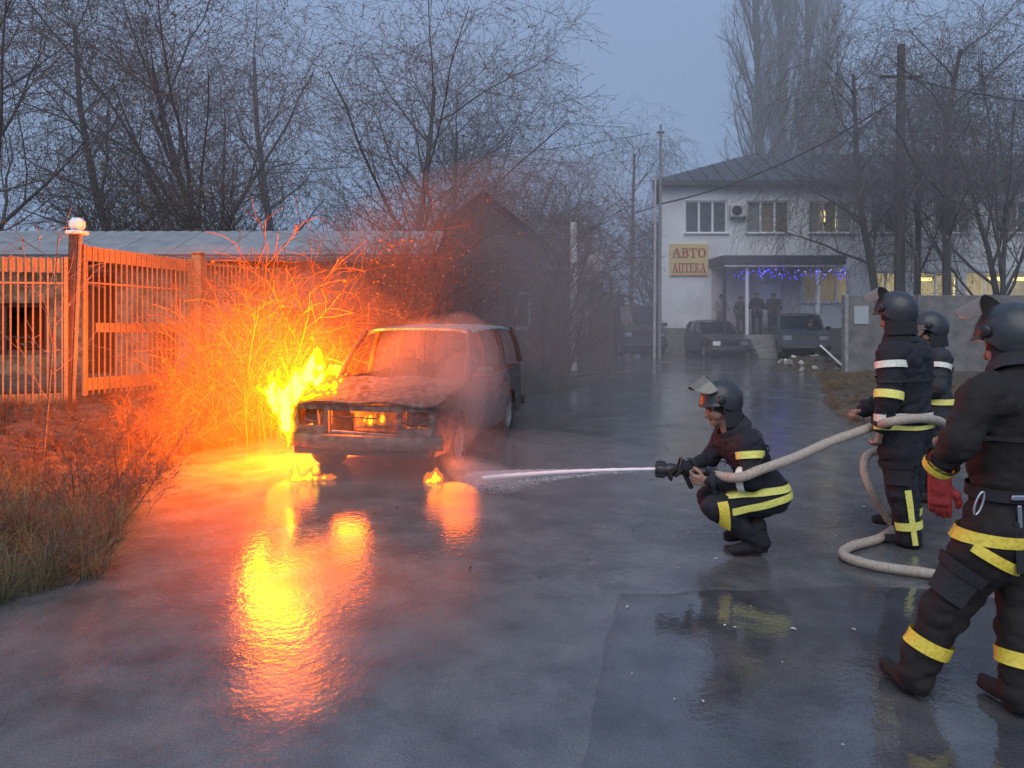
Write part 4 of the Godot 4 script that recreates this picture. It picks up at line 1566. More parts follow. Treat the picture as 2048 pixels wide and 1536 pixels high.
func make_car(called: String, label: String, s: Dictionary, paint: Material, at: Vector3, turn: float, burnt := false, group := "") -> Node3D:
	var c := thing(called, label, s.get("category", "car"), at, turn, group)
	var metal: Material = M.soot if burnt else M.black_plastic
	var w: float = s.w
	# sides
	var cuts: Array = [s.tail[0]]
	cuts.append_array(s.doors)
	cuts.append(s.hood[0])
	for sg in [-1.0, 1.0]:
		for k in cuts.size() - 1:
			var called_part := "rear_wing" if k == 0 else "front_wing" if k == cuts.size() - 2 else "door"
			var pn := part(called_part, side_panel(s, sg, cuts[k] + 0.004, cuts[k + 1] - 0.004), paint, c)
			if called_part == "door":
				var hm := MB.new()
				var hz: float = cuts[k] + 0.16
				hm.boxc(Vector3(sg * (side_x(s, s.belt - 0.12, hz) + 0.012), s.belt - 0.12, hz), Vector3(0.03, 0.035, 0.16), 0.008)
				part("handle", hm, metal, pn)
	# hood and deck
	var hd := MB.new()
	var rows := []
	for i in 13:
		var z := lerpf(s.cowl[0], s.hood[0] + 0.02, i / 12.0)
		var row := []
		for j in 15:
			var u := lerpf(-1, 1, j / 14.0)
			var x := u * (side_x(s, top_y(s, z), z) - 0.012)
			var dent := 0.012 * sin(u * 7.0 + i) if burnt else 0.0
			row.append(Vector3(x, top_y(s, z) + 0.035 * (1.0 - u * u) * (1.0 - i / 40.0) + dent + 0.006, z))
		rows.append(row)
	hd.slab(rows, Vector3(0, -0.02, 0))
	part("hood", hd, paint, c)
	if s.deck[0] - s.tail[0] > 0.2:
		var dk := MB.new()
		rows = []
		for i in 6:
			var z := lerpf(s.tail[0], s.deck[0], i / 5.0)
			var row := []
			for j in 9:
				var u := lerpf(-1, 1, j / 8.0)
				row.append(Vector3(u * (side_x(s, top_y(s, z), z) - 0.012), top_y(s, z) + 0.02 * (1.0 - u * u) + 0.006, z))
			rows.append(row)
		dk.slab(rows, Vector3(0, -0.02, 0))
		part("boot_lid", dk, paint, c)
	# roof
	var rw: float = s.roof_w
	var rf := MB.new()
	rows = []
	for i in 11:
		var f := i / 10.0
		var z := lerpf(s.rear[0], s.top[0], f)
		var y := lerpf(s.rear[1], s.top[1], f) + 0.035 * sin(PI * f)
		var row := []
		for j in 13:
			var u := lerpf(-1, 1, j / 12.0)
			row.append(Vector3(u * rw, y + 0.03 * (1.0 - pow(absf(u), 3.0)) - (0.03 if absf(u) > 0.95 else 0.0), z))
		rows.append(row)
	rf.slab(rows, Vector3(0, -0.025, 0))
	part("roof", rf, M.ash_pale if burnt else paint, c)
	# pillars
	for sg in [-1.0, 1.0]:
		var bw: float = side_x(s, s.belt, 0.0) - 0.04
		var ps := [[Vector3(sg * bw, s.cowl[1], s.cowl[0] - 0.02), Vector3(sg * (rw - 0.01), s.top[1] - 0.01, s.top[0])], [Vector3(sg * bw, s.deck[1], s.deck[0] + 0.04), Vector3(sg * (rw - 0.01), s.rear[1] - 0.01, s.rear[0])]]
		for dz in s.doors:
			if dz < s.cowl[0] - 0.3 and dz > s.deck[0] + 0.2:
				ps.append([Vector3(sg * bw, s.belt, dz), Vector3(sg * (rw - 0.01), s.top[1] - 0.01, clampf(dz - 0.02, s.rear[0], s.top[0]))])
		for q in ps:
			var m := MB.new()
			var mid: Vector3 = q[0].lerp(q[1], 0.5) + Vector3(sg * 0.02, 0.02, 0)
			m.tube([q[0], mid, q[1]], [0.045, 0.036, 0.034], 8)
			part("pillar", m, M.soot if burnt else paint, c)
		# mirrors
		var mm := MB.new()
		mm.box(Transform3D(Basis(Vector3.UP, sg * 0.15), Vector3(sg * (w + 0.1), s.belt + 0.08, s.cowl[0] - 0.28)), Vector3(0.2, 0.13, 0.07), 0.025)
		mm.bar(Vector3(sg * (w - 0.06), s.belt + 0.03, s.cowl[0] - 0.26), Vector3(sg * (w + 0.04), s.belt + 0.06, s.cowl[0] - 0.28), 0.04, 0.04, 0.008)
		part("mirror", mm, M.burnt if burnt else metal, c)
	# glass
	var bw2: float = side_x(s, s.belt, 0.0) - 0.05
	if not burnt:
		for q in [[s.cowl, s.top, "windscreen"], [s.deck, s.rear, "rear_window"]]:
			var g := MB.new()
			rows = []
			for f in [0.02, 0.5, 0.98]:
				var row := []
				for j in 9:
					var u := lerpf(-1, 1, j / 8.0)
					var bulge := 0.05 * (1.0 - u * u) * (1.0 if q[0] == s.cowl else -1.0)
					row.append(Vector3(u * lerpf(bw2, rw - 0.02, f), lerpf(q[0][1], q[1][1] - 0.02, f), lerpf(q[0][0], q[1][0], f) + bulge))
				rows.append(row)
			g.slab(rows, Vector3(0, 0, -0.006))
			part(q[2], g, M.car_glass, c)
		for sg in [-1.0, 1.0]:
			var zs: Array = [s.deck[0] + 0.08]
			for dz in s.doors:
				if dz < s.cowl[0] - 0.3 and dz > s.deck[0] + 0.2:
					zs.append(dz)
			zs.append(s.cowl[0] - 0.06)
			for k in zs.size() - 1:
				var g := MB.new()
				var lowp := [zs[k] + 0.03, zs[k + 1] - 0.03]
				var ytop: float = s.top[1] - 0.06
				var hi := [maxf(zs[k] + 0.03, s.rear[0] + 0.03), minf(zs[k + 1] - 0.03, s.top[0] - 0.03)]
				if hi[1] - hi[0] < 0.05:
					continue
				g.slab([[Vector3(sg * (bw2 + 0.02), s.belt, lowp[0]), Vector3(sg * (bw2 + 0.02), s.belt, lowp[1])], [Vector3(sg * rw, ytop, hi[0]), Vector3(sg * rw, ytop, hi[1])]], Vector3(-sg * 0.005, 0, 0))
				part("side_window", g, M.car_glass, c)
	# front
	var fz: float = s.hood[0] + 0.005
	var fw: float = side_x(s, 0.55, fz) - 0.01
	var ft: float = s.hood[1] - 0.03
	var fb: float = s.bumper + 0.06
	var lw: float = s.lamp_w
	var holes := [[-fw + 0.05, ft - 0.2, -fw + 0.05 + lw, ft - 0.03], [fw - 0.05 - lw, ft - 0.2, fw - 0.05, ft - 0.03], [-fw + 0.09 + lw, ft - 0.27 if burnt else ft - 0.19, fw - 0.09 - lw, ft - 0.04]]
	var fp := MB.new()
	fp.wall(Transform3D(Basis(), Vector3(0, 0, fz)), -fw, fb - 0.06, fw, ft + 0.02, holes, 0.03)
	part("front_panel", fp, paint, c)
	if burnt:
		for sg in [-1.0, 1.0]:
			var lm := MB.new()
			var hx: float = sg * (fw - 0.05 - lw * 0.5)
			lm.boxc(Vector3(hx, ft - 0.115, fz - 0.17), Vector3(lw, 0.19, 0.02), 0.004)
			lm.box(Transform3D(Basis(Vector3.FORWARD, sg * 0.12), Vector3(hx - sg * 0.05, ft - 0.12, fz - 0.05)), Vector3(0.02, 0.16, 0.03), 0.004)
			lm.box(Transform3D(Basis(Vector3.FORWARD, -sg * 0.3), Vector3(hx + sg * 0.07, ft - 0.16, fz - 0.07)), Vector3(0.09, 0.02, 0.03), 0.004)
			part("headlight_socket", lm, M.burnt, c)
		var bar_ := MB.new()
		bar_.boxc(Vector3(0.02, ft - 0.01, fz - 0.03), Vector3(fw * 1.7, 0.03, 0.05), 0.008)
		bar_.box(Transform3D(Basis(Vector3.FORWARD, 0.04), Vector3(0.0, ft - 0.27, fz - 0.02)), Vector3(0.7, 0.025, 0.03), 0.006)
		part("radiator_beam", bar_, M.ash_pale, c)
		for k in 3:
			var sl := MB.new()
			sl.box(Transform3D(Basis(Vector3.FORWARD, [0.02, -0.05, 0.3][k]), Vector3([-0.1, 0.1, fw - 0.3][k], ft - [0.11, 0.2, 0.16][k], fz - 0.03)), Vector3([0.5, 0.36, 0.12][k], 0.014, 0.014), 0.003)
			part("grille_slat", sl, M.soot, c)
		var en := MB.new()
		en.boxc(Vector3(0.05, 0.55, fz - 0.55), Vector3(0.6, 0.3, 0.5), 0.05)
		en.tube([Vector3(-0.3, 0.66, fz - 0.4), Vector3(0, 0.72, fz - 0.45), Vector3(0.35, 0.68, fz - 0.5)], [0.05, 0.06, 0.05], 8)
		part("engine", en, M.burnt, c)
		for k in 2:
			var st := MB.new()
			var sx := -0.36 + 0.72 * k
			st.box(Transform3D(Basis(), Vector3(sx, 0.5, 0.0)), Vector3(0.44, 0.12, 0.46), 0.05)
			st.box(Transform3D(Basis(Vector3.RIGHT, -0.25), Vector3(sx, 0.82, -0.25)), Vector3(0.42, 0.58, 0.09), 0.04)
			st.boxc(Vector3(sx, 1.16, -0.34), Vector3(0.24, 0.14, 0.07), 0.03)
			part("seat", st, M.soot, c)
		var wl := MB.new()
		var ring := []
		var rr := []
		for k in 25:
			var a := TAU * k / 24.0
			ring.append(Vector3(0.36, 0.88, 0.45) + Basis(Vector3.RIGHT, -0.5) * Vector3(cos(a) * 0.18, sin(a) * 0.18, 0))
			rr.append(0.013)
		wl.tube(ring, rr, 6, false)
		wl.tube([Vector3(0.36, 0.88, 0.45), Vector3(0.36, 0.7, 0.78)], [0.02, 0.02], 6)
		wl.bar(Vector3(0.2, 0.88, 0.45), Vector3(0.52, 0.88, 0.45), 0.02, 0.012)
		part("steering_wheel", wl, M.soot, c)
		var da := MB.new()
		da.boxc(Vector3(0, 0.76, s.cowl[0] - 0.16), Vector3(w * 1.8, 0.16, 0.26), 0.05)
		part("dashboard", da, M.soot, c)
	else:
		for sg in [-1.0, 1.0]:
			var lm := MB.new()
			lm.boxc(Vector3(sg * (fw - 0.05 - lw * 0.5), ft - 0.115, fz - 0.005), Vector3(lw - 0.006, 0.164, 0.03), 0.012)
			part("headlight", lm, M.steel if s.get("lit", 0.0) == 0.0 or sg > 0 else M.frame_white, c)
		for k in 4:
			var sl := MB.new()
			sl.boxc(Vector3(0, ft - 0.06 - 0.035 * k, fz - 0.01), Vector3(2.0 * (fw - 0.09 - lw) - 0.006, 0.012, 0.02), 0.003)
			part("grille_slat", sl, M.steel if s.get("chrome", false) else metal, c)
		var gb := MB.new()
		gb.boxc(Vector3(0, ft - 0.12, fz - 0.05), Vector3(2.0 * (fw - 0.06 - lw), 0.17, 0.02))
		part("grille_back", gb, metal, c)
		var np := MB.new()
		np.boxc(Vector3(0, s.bumper, fz + 0.085), Vector3(0.52, 0.11, 0.012), 0.003)
		part("number_plate", np, M.concrete_pale, c)
	# bumpers
	for e: float in [1.0, -1.0]:
		var bm := MB.new()
		var zz: float = fz + 0.0 if e > 0 else s.tail[0] - 0.005
		rows = []
		for j in 17:
			var u := lerpf(-1, 1, j / 16.0)
			var zb: float = zz + e * 0.08 - e * 0.14 * pow(absf(u), 5.0)
			var row := []
			for q in [[0.0, -0.075], [0.03, -0.06], [0.035, 0.0], [0.02, 0.06], [-0.03, 0.075], [-0.06, 0.0], [-0.03, -0.075]]:
				row.append(Vector3(u * (w - 0.015), s.bumper + q[1], zb + e * q[0]))
			rows.append(row)
		bm.grid(rows, true)
		part("bumper", bm, (M.burnt if burnt else s.get("bumper_mat", M.black_plastic)), c)
	# tail
	var tz: float = s.tail[0] - 0.004
	var tw: float = side_x(s, 0.6, tz) - 0.01
	var tp := MB.new()
	tp.wall(Transform3D(Basis(Vector3.UP, PI), Vector3(0, 0, tz)), -tw, s.bumper, tw, s.tail[1], [], 0.03)
	part("tail_panel", tp, paint, c)
	if not burnt:
		mat("tail_red", lin(.25, .02, .02), 0.3)
		for sg in [-1.0, 1.0]:
			var lm := MB.new()
			lm.boxc(Vector3(sg * (tw - 0.12), s.tail[1] - 0.16, tz - 0.01), Vector3(0.2, 0.2, 0.03), 0.01)
			part("tail_light", lm, M.tail_red, c)
	# floor, inner bulkheads, wheels
	var fl := MB.new()
	fl.boxc(Vector3(0, s.sill + 0.03, 0), Vector3(w * 1.7, 0.06, -s.tail[0] + s.hood[0] - 0.2))
	fl.boxc(Vector3(0, 0.6, s.cowl[0] - 0.02), Vector3(w * 1.8, 0.5, 0.03))
	fl.boxc(Vector3(0, 0.6, s.deck[0] + 0.3), Vector3(w * 1.75, 0.55, 0.12), 0.03)
	part("floor_pan", fl, M.soot, c)
	for sg in [-1.0, 1.0]:
		for wz in s.wheels:
			wheel(c, s, Vector3(sg * (w - 0.11), s.r, wz), sg, 1.0 if burnt else 0.0)
			var ar := MB.new()
			ar.lathe(Transform3D(Basis(Vector3(0, 0, 1), -sg * PI / 2), Vector3(sg * (w - 0.14), s.r + 0.04, wz)), [[0.001, -0.13], [s.r + 0.04, -0.13], [s.r + 0.05, 0.06]], 20)
			part("wheel_housing", ar, M.soot, c)
	return c

var hatch := {"w": 0.85, "hood": [1.93, 0.77], "cowl": [0.86, 0.92], "top": [0.3, 1.49], "rear": [-1.95, 1.49], "deck": [-2.18, 0.98], "tail": [-2.28, 0.92], "belt": 0.93, "doors": [-1.05, -0.1, 0.84], "wheels": [1.22, -1.22], "r": 0.29, "sill": 0.26, "bumper": 0.39, "roof_w": 0.68, "lamp_w": 0.3}
var sedan := {"w": 0.82, "hood": [2.0, 0.72], "cowl": [0.82, 0.88], "top": [0.2, 1.40], "rear": [-0.95, 1.38], "deck": [-1.4, 0.95], "tail": [-2.05, 0.9], "belt": 0.88, "doors": [-1.05, -0.15, 0.8], "wheels": [1.27, -1.2], "r": 0.29, "sill": 0.22, "bumper": 0.36, "roof_w": 0.6, "lamp_w": 0.3, "lit": 1.0}
var suv := {"w": 0.89, "hood": [2.1, 0.96], "cowl": [0.95, 1.08], "top": [0.4, 1.66], "rear": [-1.75, 1.64], "deck": [-2.0, 1.1], "tail": [-2.15, 1.05], "belt": 1.08, "doors": [-1.1, -0.15, 0.95], "wheels": [1.35, -1.3], "r": 0.35, "sill": 0.32, "bumper": 0.48, "roof_w": 0.7, "lamp_w": 0.3, "chrome": true}
var van := {"w": 0.94, "hood": [2.2, 1.0], "cowl": [1.6, 1.2], "top": [1.05, 1.98], "rear": [-2.3, 1.98], "deck": [-2.42, 1.15], "tail": [-2.48, 1.1], "belt": 1.18, "doors": [-0.9, 0.55, 1.6], "wheels": [1.5, -1.45], "r": 0.33, "sill": 0.3, "bumper": 0.42, "roof_w": 0.82, "lamp_w": 0.26, "category": "van"}

func cars() -> void:
	make_car("burning_car", "burnt-out estate car with flames at its front, soot and ash grey", hatch, M.burnt, Vector3(-1.11, 0, -9.5), deg_to_rad(-12.5), true)
	mat("paint_dark", lin(.03, .03, .035), 0.3).clearcoat_enabled = true
	mat("paint_blue", lin(.045, .06, .085), 0.3).clearcoat_enabled = true
	mat("paint_brown", lin(.05, .042, .042), 0.4)
	var g := "cars parked before the white building"
	make_car("parked_car", "dark sedan parked below the yellow sign", sedan, M.paint_dark, Vector3(8.05, 0, -29.9), deg_to_rad(4), false, g)
	make_car("parked_car", "blue-grey off-road car parked right of the porch steps", suv, M.paint_blue, Vector3(11.05, 0, -30.0 + 1.2), deg_to_rad(-14), false, g)
	make_car("parked_van", "dark brown van parked left of the white building", van, M.paint_brown, Vector3(5.25, 0, -32.2), deg_to_rad(3), false, g)

# ------------------------------------------------------------------ fire, smoke, water
# wisps: [base, tip, radius]; each curls on its way up
func flame_mesh(wisps: Array, seed_: int, grow_by: float) -> MB:
	var s := SDF.new()
	s.cell = 0.0105
	s.amp = 0.036
	s.noise = FastNoiseLite.new()
	s.noise.seed = seed_
	s.noise.frequency = 12.0
	s.noise.fractal_octaves = 4
	s.stretch = Vector3(1.0, 0.6, 1.0)
	var r := RandomNumberGenerator.new()
	r.seed = seed_
	for w in wisps:
		var a: Vector3 = w[0]
		var b: Vector3 = w[1]
		var n := 5
		var p := a
		var sway := Vector3(r.randfn(), 0.0, r.randfn()) * (b - a).length() * 0.16
		var ph := r.randf() * TAU
		for k in n:
			var f := (k + 1.0) / n
			var q := a.lerp(b, f) + sway * sin(ph + f * 4.5) * f
			var r0: float = w[2] * pow(1.0 - k / float(n), 0.8) + grow_by
			var r1: float = w[2] * pow(1.0 - f, 0.8) + grow_by
			if r0 > 0.002:
				s.cap(p, q, r0, maxf(r1, 0.001), Color.WHITE, 0.028)
			p = q
	var m := MB.new()
	if s.B:
		s.build(m)
	return m

func flame(label: String, at: Vector3, tongues: Array, lamps: Array) -> Node3D:
	var f := thing("flame", label, "fire", at, 0.0, "flames on the burning car")
	var k := 0
	for t in tongues:
		var o := part("tongue", flame_mesh(t, 400 + k, 0.014), M.flame_orange, f)
		part("flame_body", flame_mesh(t, 400 + k, -0.006), M.flame_yellow, o)
		var c := flame_mesh(t, 400 + k, -0.028)
		if c.v.size() > 30:
			part("flame_core", c, M.flame_core, o)
		k += 1
	for q in lamps:
		var l := OmniLight3D.new()
		l.name = "fire_light"
		l.position = q[0]
		l.light_color = Color(1.0, 0.415, 0.0)
		l.light_energy = q[1]
		l.light_size = q[2]
		l.omni_range = 60.0
		l.omni_attenuation = 2.0
		l.shadow_enabled = true
		f.add_child(l, true)
	return f

func smoke(called: String, label: String, at: Vector3, size: Vector3, density: float, tone: Color, turn := Vector3.ZERO) -> void:
	var v := FogVolume.new()
	v.name = numbered(called)
	v.shape = RenderingServer.FOG_VOLUME_SHAPE_ELLIPSOID
	v.size = size
	v.position = at
	v.rotation = turn
	var m := FogMaterial.new()
	m.resource_name = "smoke"
	m.albedo = tone
	m.density = density
	v.material = m
	add_child(v)
	tag(v, label, "smoke", "", "stuff")

# a bank of smoke that thins out towards its rim
func soft_smoke(label: String, at: Vector3, size: Vector3, density: float, tone: Color, turn := Vector3.ZERO) -> void:
	for k in 2:
		smoke("smoke", label + ["", ", its heart"][k], at, size * [1.0, 0.6][k], density * [0.42, 0.58][k], tone, turn)

func fire() -> void:
	var d := 7.75
	var o := Vector3(0, 0, -d)
	var q := func(px: float, py: float) -> Vector3: return P(px, py, d) - o
	var T := []
	rng.seed = 77
	var wisp := func(ax: float, ay: float, bx: float, by: float, r: float) -> Array:
		var z := rng.randf_range(-0.08, 0.08)
		return [q.call(ax, ay) + Vector3(0, 0, z), q.call(bx, by) + Vector3(0, 0, z + rng.randf_range(-0.05, 0.05)), r]
	T.append([wisp.call(576, 880, 572, 790, 0.03), wisp.call(578, 850, 560, 770, 0.075), wisp.call(570, 820, 548, 750, 0.09), wisp.call(575, 800, 585, 735, 0.085)])
	T.append([wisp.call(556, 815, 530, 760, 0.07), wisp.call(552, 800, 540, 742, 0.06), wisp.call(545, 785, 514, 772, 0.035), wisp.call(550, 770, 556, 738, 0.04)])
	T.append([wisp.call(585, 795, 604, 735, 0.085), wisp.call(592, 770, 596, 728, 0.06), wisp.call(604, 768, 622, 712, 0.085), wisp.call(612, 760, 640, 742, 0.06)])
	T.append([wisp.call(620, 755, 634, 688, 0.08), wisp.call(632, 735, 626, 676, 0.035), wisp.call(640, 740, 654, 682, 0.042), wisp.call(636, 765, 662, 735, 0.055)])
	T.append([wisp.call(640, 775, 672, 770, 0.034), wisp.call(664, 778, 692, 752, 0.022), wisp.call(668, 772, 676, 748, 0.016), wisp.call(600, 800, 660, 784, 0.03)])
	T.append([wisp.call(576, 850, 577, 900, 0.024)])
	flame("tall yellow flame leaping from the car's front corner by the hood", o, T, [[Vector3(-2.37, 0.72, -8.6) - o, 78.0, 0.16], [Vector3(-2.5, 1.3, -8.3) - o, 12.0, 0.45]])
	var o2 := P(615, 957, 7.6)
	o2.y = 0.0
	flame("low flame burning on the ground below the bumper's corner", o2, [
		[[Vector3(-0.11, 0.03, 0), Vector3(-0.14, 0.17, 0), 0.02], [Vector3(-0.13, 0.025, 0.02), Vector3(0.06, 0.03, 0.0), 0.028], [Vector3(-0.02, 0.025, 0.02), Vector3(0.26, 0.025, 0.0), 0.022], [Vector3(0.0, 0.03, 0.0), Vector3(0.03, 0.1, 0), 0.016]],
		[[Vector3(0.085, 0.09, 0.02), Vector3(0.08, 0.18, 0.02), 0.018]]],
		[[Vector3(-0.2, 0.22, -0.1), 0.4, 0.26]])
	var c := Vector3(-1.11, 0, -9.5)
	var turn := Basis(Vector3.UP, deg_to_rad(-12.5))
	var o3: Vector3 = c + turn * Vector3(-0.05, 0.6, 1.6)
	var E := []
	for k in 9:
		var x := lerpf(-0.05, 0.13, k / 8.0)
		E.append([Vector3(x, -0.06, rng.randf_range(-0.05, 0.08)), Vector3(x + rng.randfn(0, 0.04), rng.randf_range(0.03, 0.1), 0.02), rng.randf_range(0.016, 0.028)])
	flame("glowing flame inside the engine bay behind the open grille", o3, [E.slice(0, 5), E.slice(5, 9)],
		[[Vector3(-0.2, 0.06, 0.12), 1.3, 0.17], [Vector3(0.45, -0.02, 0.0), 0.5, 0.06]])
	var o4 := P(866, 958, 7.5)
	o4.y = 0.0
	flame("small flame at the burning car's near front wheel", o4, [
		[[Vector3(-0.04, 0.02, 0), Vector3(-0.06, 0.09, 0), 0.02], [Vector3(0.0, 0.02, 0), Vector3(0.03, 0.13, 0), 0.02], [Vector3(0.05, 0.02, 0.02), Vector3(0.085, 0.08, 0.02), 0.016], [Vector3(-0.05, 0.02, 0.01), Vector3(0.09, 0.02, 0.0), 0.018]]],
		[[Vector3(0.2, 0.2, -0.1), 0.6, 0.28]])
	# smoke
	var hz := FogVolume.new()
	hz.name = "haze"
	hz.shape = RenderingServer.FOG_VOLUME_SHAPE_BOX
	hz.size = Vector3(90, 30, 62)
	hz.position = Vector3(0, 14.9, -48.5)
	var hm := FogMaterial.new()
	hm.albedo = Color(0.97, 0.97, 0.98)
	hm.density = 0.013
	hz.material = hm
	add_child(hz)
	tag(hz, "thin grey haze over the far yard and trees", "haze", "", "stuff")
	var grey := Color(0.68, 0.6, 0.48)
	var pale := Color(0.86, 0.85, 0.87)
	soft_smoke("glowing smoke spread over the bank beside the flames", Vector3(-3.0, 0.8, -8.6), Vector3(5.2, 3.3, 3.6), 0.08, grey, Vector3(0, 0, -0.2))
	rng.seed = 19
	var puffs := ["wisp of steam over the burning car's near wing", "wisp of steam over the burning car's near door", "wisp of steam before the burning car's windscreen", "wisp of steam above the burning car's hood"]
	var k := 0
	for p in [[Vector3(-0.6, 0.72, -7.8), Vector3(0.6, 1.1, 0.55)], [Vector3(-0.42, 0.95, -8.1), Vector3(0.7, 1.4, 0.7)], [Vector3(-0.85, 1.12, -8.3), Vector3(1.5, 1.0, 0.8)], [Vector3(-0.8, 0.95, -7.95), Vector3(1.3, 1.2, 0.9)]]:
		smoke("steam", puffs[k], p[0], p[1] * 1.15, [0.34, 0.3, 0.16, 0.24][k], pale, Vector3(rng.randf_range(-0.4, 0.4), rng.randf() * 3.0, rng.randf_range(-0.6, 0.6)))
		k += 1
	soft_smoke("grey smoke veil behind the burning car", Vector3(0.1, 1.4, -12.6), Vector3(9.0, 6.0, 4.4), 0.13, pale, Vector3(0, 0, 0.15))
	smoke("smoke", "low steam hanging over the wet road beside the car", Vector3(-0.4, 0.2, -6.9), Vector3(4.2, 0.8, 2.4), 0.09, pale)
	smoke("smoke", "steam before the burning car's front", Vector3(-1.35, 0.35, -7.25), Vector3(2.2, 0.9, 0.8), 0.16, pale)
	smoke("smoke", "grey smoke drifting through the right-hand tree crowns", Vector3(12.5, 6.6, -22.5), Vector3(13.0, 4.0, 4.0), 0.04, Color(0.75, 0.75, 0.78), Vector3(0, 0, 0.08))

func water_jet(a: Vector3, b: Vector3) -> void:
	var w := thing("water_jet", "white water jet from the nozzle to the burning car's wheel", "water", a)
	mat("jet_water", Color(0.95, 0.96, 0.97, 0.85), 0.6).transparency = BaseMaterial3D.TRANSPARENCY_ALPHA
	mat("jet_mist", Color(0.88, 0.89, 0.92, 0.2), 0.8).transparency = BaseMaterial3D.TRANSPARENCY_ALPHA
	var e := b - a
	for q in [["stream", 0.0, 0.9, 0.0105, 0.022, M.jet_water], ["spread", 0.25, 1.0, 0.012, 0.075, M.jet_mist]]:
		var m := MB.new()
		var pts := []
		var rad := []
		for k in 31:
			var s: float = lerpf(q[1], q[2], k / 30.0)
			pts.append(e * s + Vector3(0, 0.08 * s * (1.0 - s), 0))
			rad.append(lerpf(q[3], q[4], k / 30.0) * (1.0 + 0.12 * sin(k * 2.3)))
		m.tube(pts, rad, 8, false)
		part(q[0], m, q[5], w)
	rng.seed = 55
	var dm := MB.new()
	dm.ball(Vector3.ZERO, Vector3(1, 1, 1), 6, 4)
	var spots := []
	for k in 2200:
		var s := pow(rng.randf(), 0.55)
		var p := a + e * s + Vector3(0, 0.08 * s * (1.0 - s), 0)
		var sp := 0.008 + 0.12 * s * s * s
		p += Vector3(rng.randfn(0, sp), rng.randfn(0, sp * 0.55) - 0.1 * s, rng.randfn(0, sp))
		if p.y < 0.01:
			p.y = rng.randf() * 0.1
		var z := rng.randf_range(0.0006, 0.0018)
		spots.append(Transform3D(Basis().scaled(Vector3(z * 3.0, z, z)), p))
	mat("drop_water", lin(.7, .72, .75), 0.3)
	scatter("water_drops", dm.mesh(), M.drop_water, spots, "fine water drops spraying from the jet against the wheel", "water")
	var mid := a + e * 0.86
	var dir := e.normalized()
	var yaw := atan2(-dir.z, dir.x)
	for q in [[0.98, 0.8, 0.26, 0.4], [0.92, 1.3, 0.3, 0.4], [0.8, 1.6, 0.18, 0.5]]:
		var s: float = q[0]
		var c := a + e * s + Vector3(0, 0.08 * s * (1.0 - s), 0)
		c.y = maxf(c.y, q[2] * 0.5)
		smoke("spray", "water spray at the end of the jet", c, Vector3(q[1], q[2], q[2] * 1.3), q[3], Color(0.92, 0.92, 0.94), Vector3(0, yaw, 0))

# ------------------------------------------------------------------ people
var SKIN := Color(0.36, 0.2, 0.145)
var NAVY := Color(0.012, 0.014, 0.021)
var BLACK := Color(0.012, 0.011, 0.011)
var BOOT := Color(0.013, 0.013, 0.014)

func folds(seed_: int) -> FastNoiseLite:
	var f := FastNoiseLite.new()
	f.seed = seed_
	f.frequency = 5.5
	f.fractal_type = FastNoiseLite.FRACTAL_RIDGED
	f.fractal_octaves = 3
	f.fractal_gain = 0.5
	return f

# body of joints J, in world coordinates; colours: coat, trousers
func body_sdf(J: Dictionary, coat: Color, pants: Color, bulk: float, cell: float, hood := true) -> SDF:
	var s := SDF.new()
	s.cell = cell
	s.amp = 0.015 if cell < 0.02 else 0.006
	s.noise = folds(int(J.hd.x * 100.0) + 3)
	s.stretch = Vector3(1.0, 1.7, 1.0)
	s.floor_y = J.get("floor", 0.012)
	var mid: Vector3 = (J.sl + J.sr) * 0.5
	var hip: Vector3 = (J.hl + J.hr) * 0.5
	var up: Vector3 = (mid - hip).normalized()
	var b := bulk
	s.cap(J.sl.lerp(J.sr, 0.1), J.sl.lerp(J.sr, 0.9), 0.082 * b, 0.082 * b, coat, 0.06)
	for k in [0.27, 0.73]:
		s.cap(J.sl.lerp(J.sr, k) - up * 0.05, J.hl.lerp(J.hr, lerpf(0.5, k, 0.55)) + up * 0.1, 0.125 * b, 0.122 * b, coat, 0.06)
	s.cap(J.hl.lerp(J.hr, 0.12) + up * 0.04, J.hl.lerp(J.hr, 0.88) + up * 0.04, 0.125 * b, 0.125 * b, coat, 0.06)
	for q in [["hl", "kl"], ["hr", "kr"]]:
		var h: Vector3 = J[q[0]]
		s.cap(h, h.lerp(J[q[1]], 0.26), 0.118 * b, 0.122 * b, coat, 0.04)
		s.cap(h.lerp(J[q[1]], 0.2), J[q[1]], 0.102 * b, 0.08 * b, pants, 0.04)
	s.cap(J.kl, J.al, 0.08 * b, 0.07 * b, pants, 0.04)
	s.cap(J.kr, J.ar, 0.08 * b, 0.07 * b, pants, 0.04)
	for q in [["al", "tl"], ["ar", "tr"]]:
		var a: Vector3 = J[q[0]]
		var t: Vector3 = J[q[1]]
		var fl := (t - a) * Vector3(1, 0, 1)
		fl = fl.normalized() if fl.length() > 0.01 else Vector3(0, 0, -1)
		s.cap(a + Vector3(0, 0.1, 0), a, 0.062, 0.058, BOOT, 0.02)
		s.cap(a - fl * 0.035 + Vector3(0, -0.03, 0), t, 0.05, 0.045, BOOT, 0.03)
	s.cap(J.sl, J.el, 0.076 * b, 0.066 * b, coat, 0.05)
	s.cap(J.el, J.wl, 0.066 * b, 0.052 * b, coat, 0.03)
	s.cap(J.sr, J.er, 0.076 * b, 0.066 * b, coat, 0.05)
	s.cap(J.er, J.wr, 0.066 * b, 0.052 * b, coat, 0.03)
	s.cap(mid + up * 0.02, J.nk, 0.1 * b, 0.082, coat, 0.05)
	if hood:
		s.cap(J.nk, J.nk.lerp(J.hd, 0.35), 0.085, 0.078, coat, 0.03)
	else:
		s.cap(J.nk, J.hd, 0.06, 0.06, SKIN, 0.03)
	return s

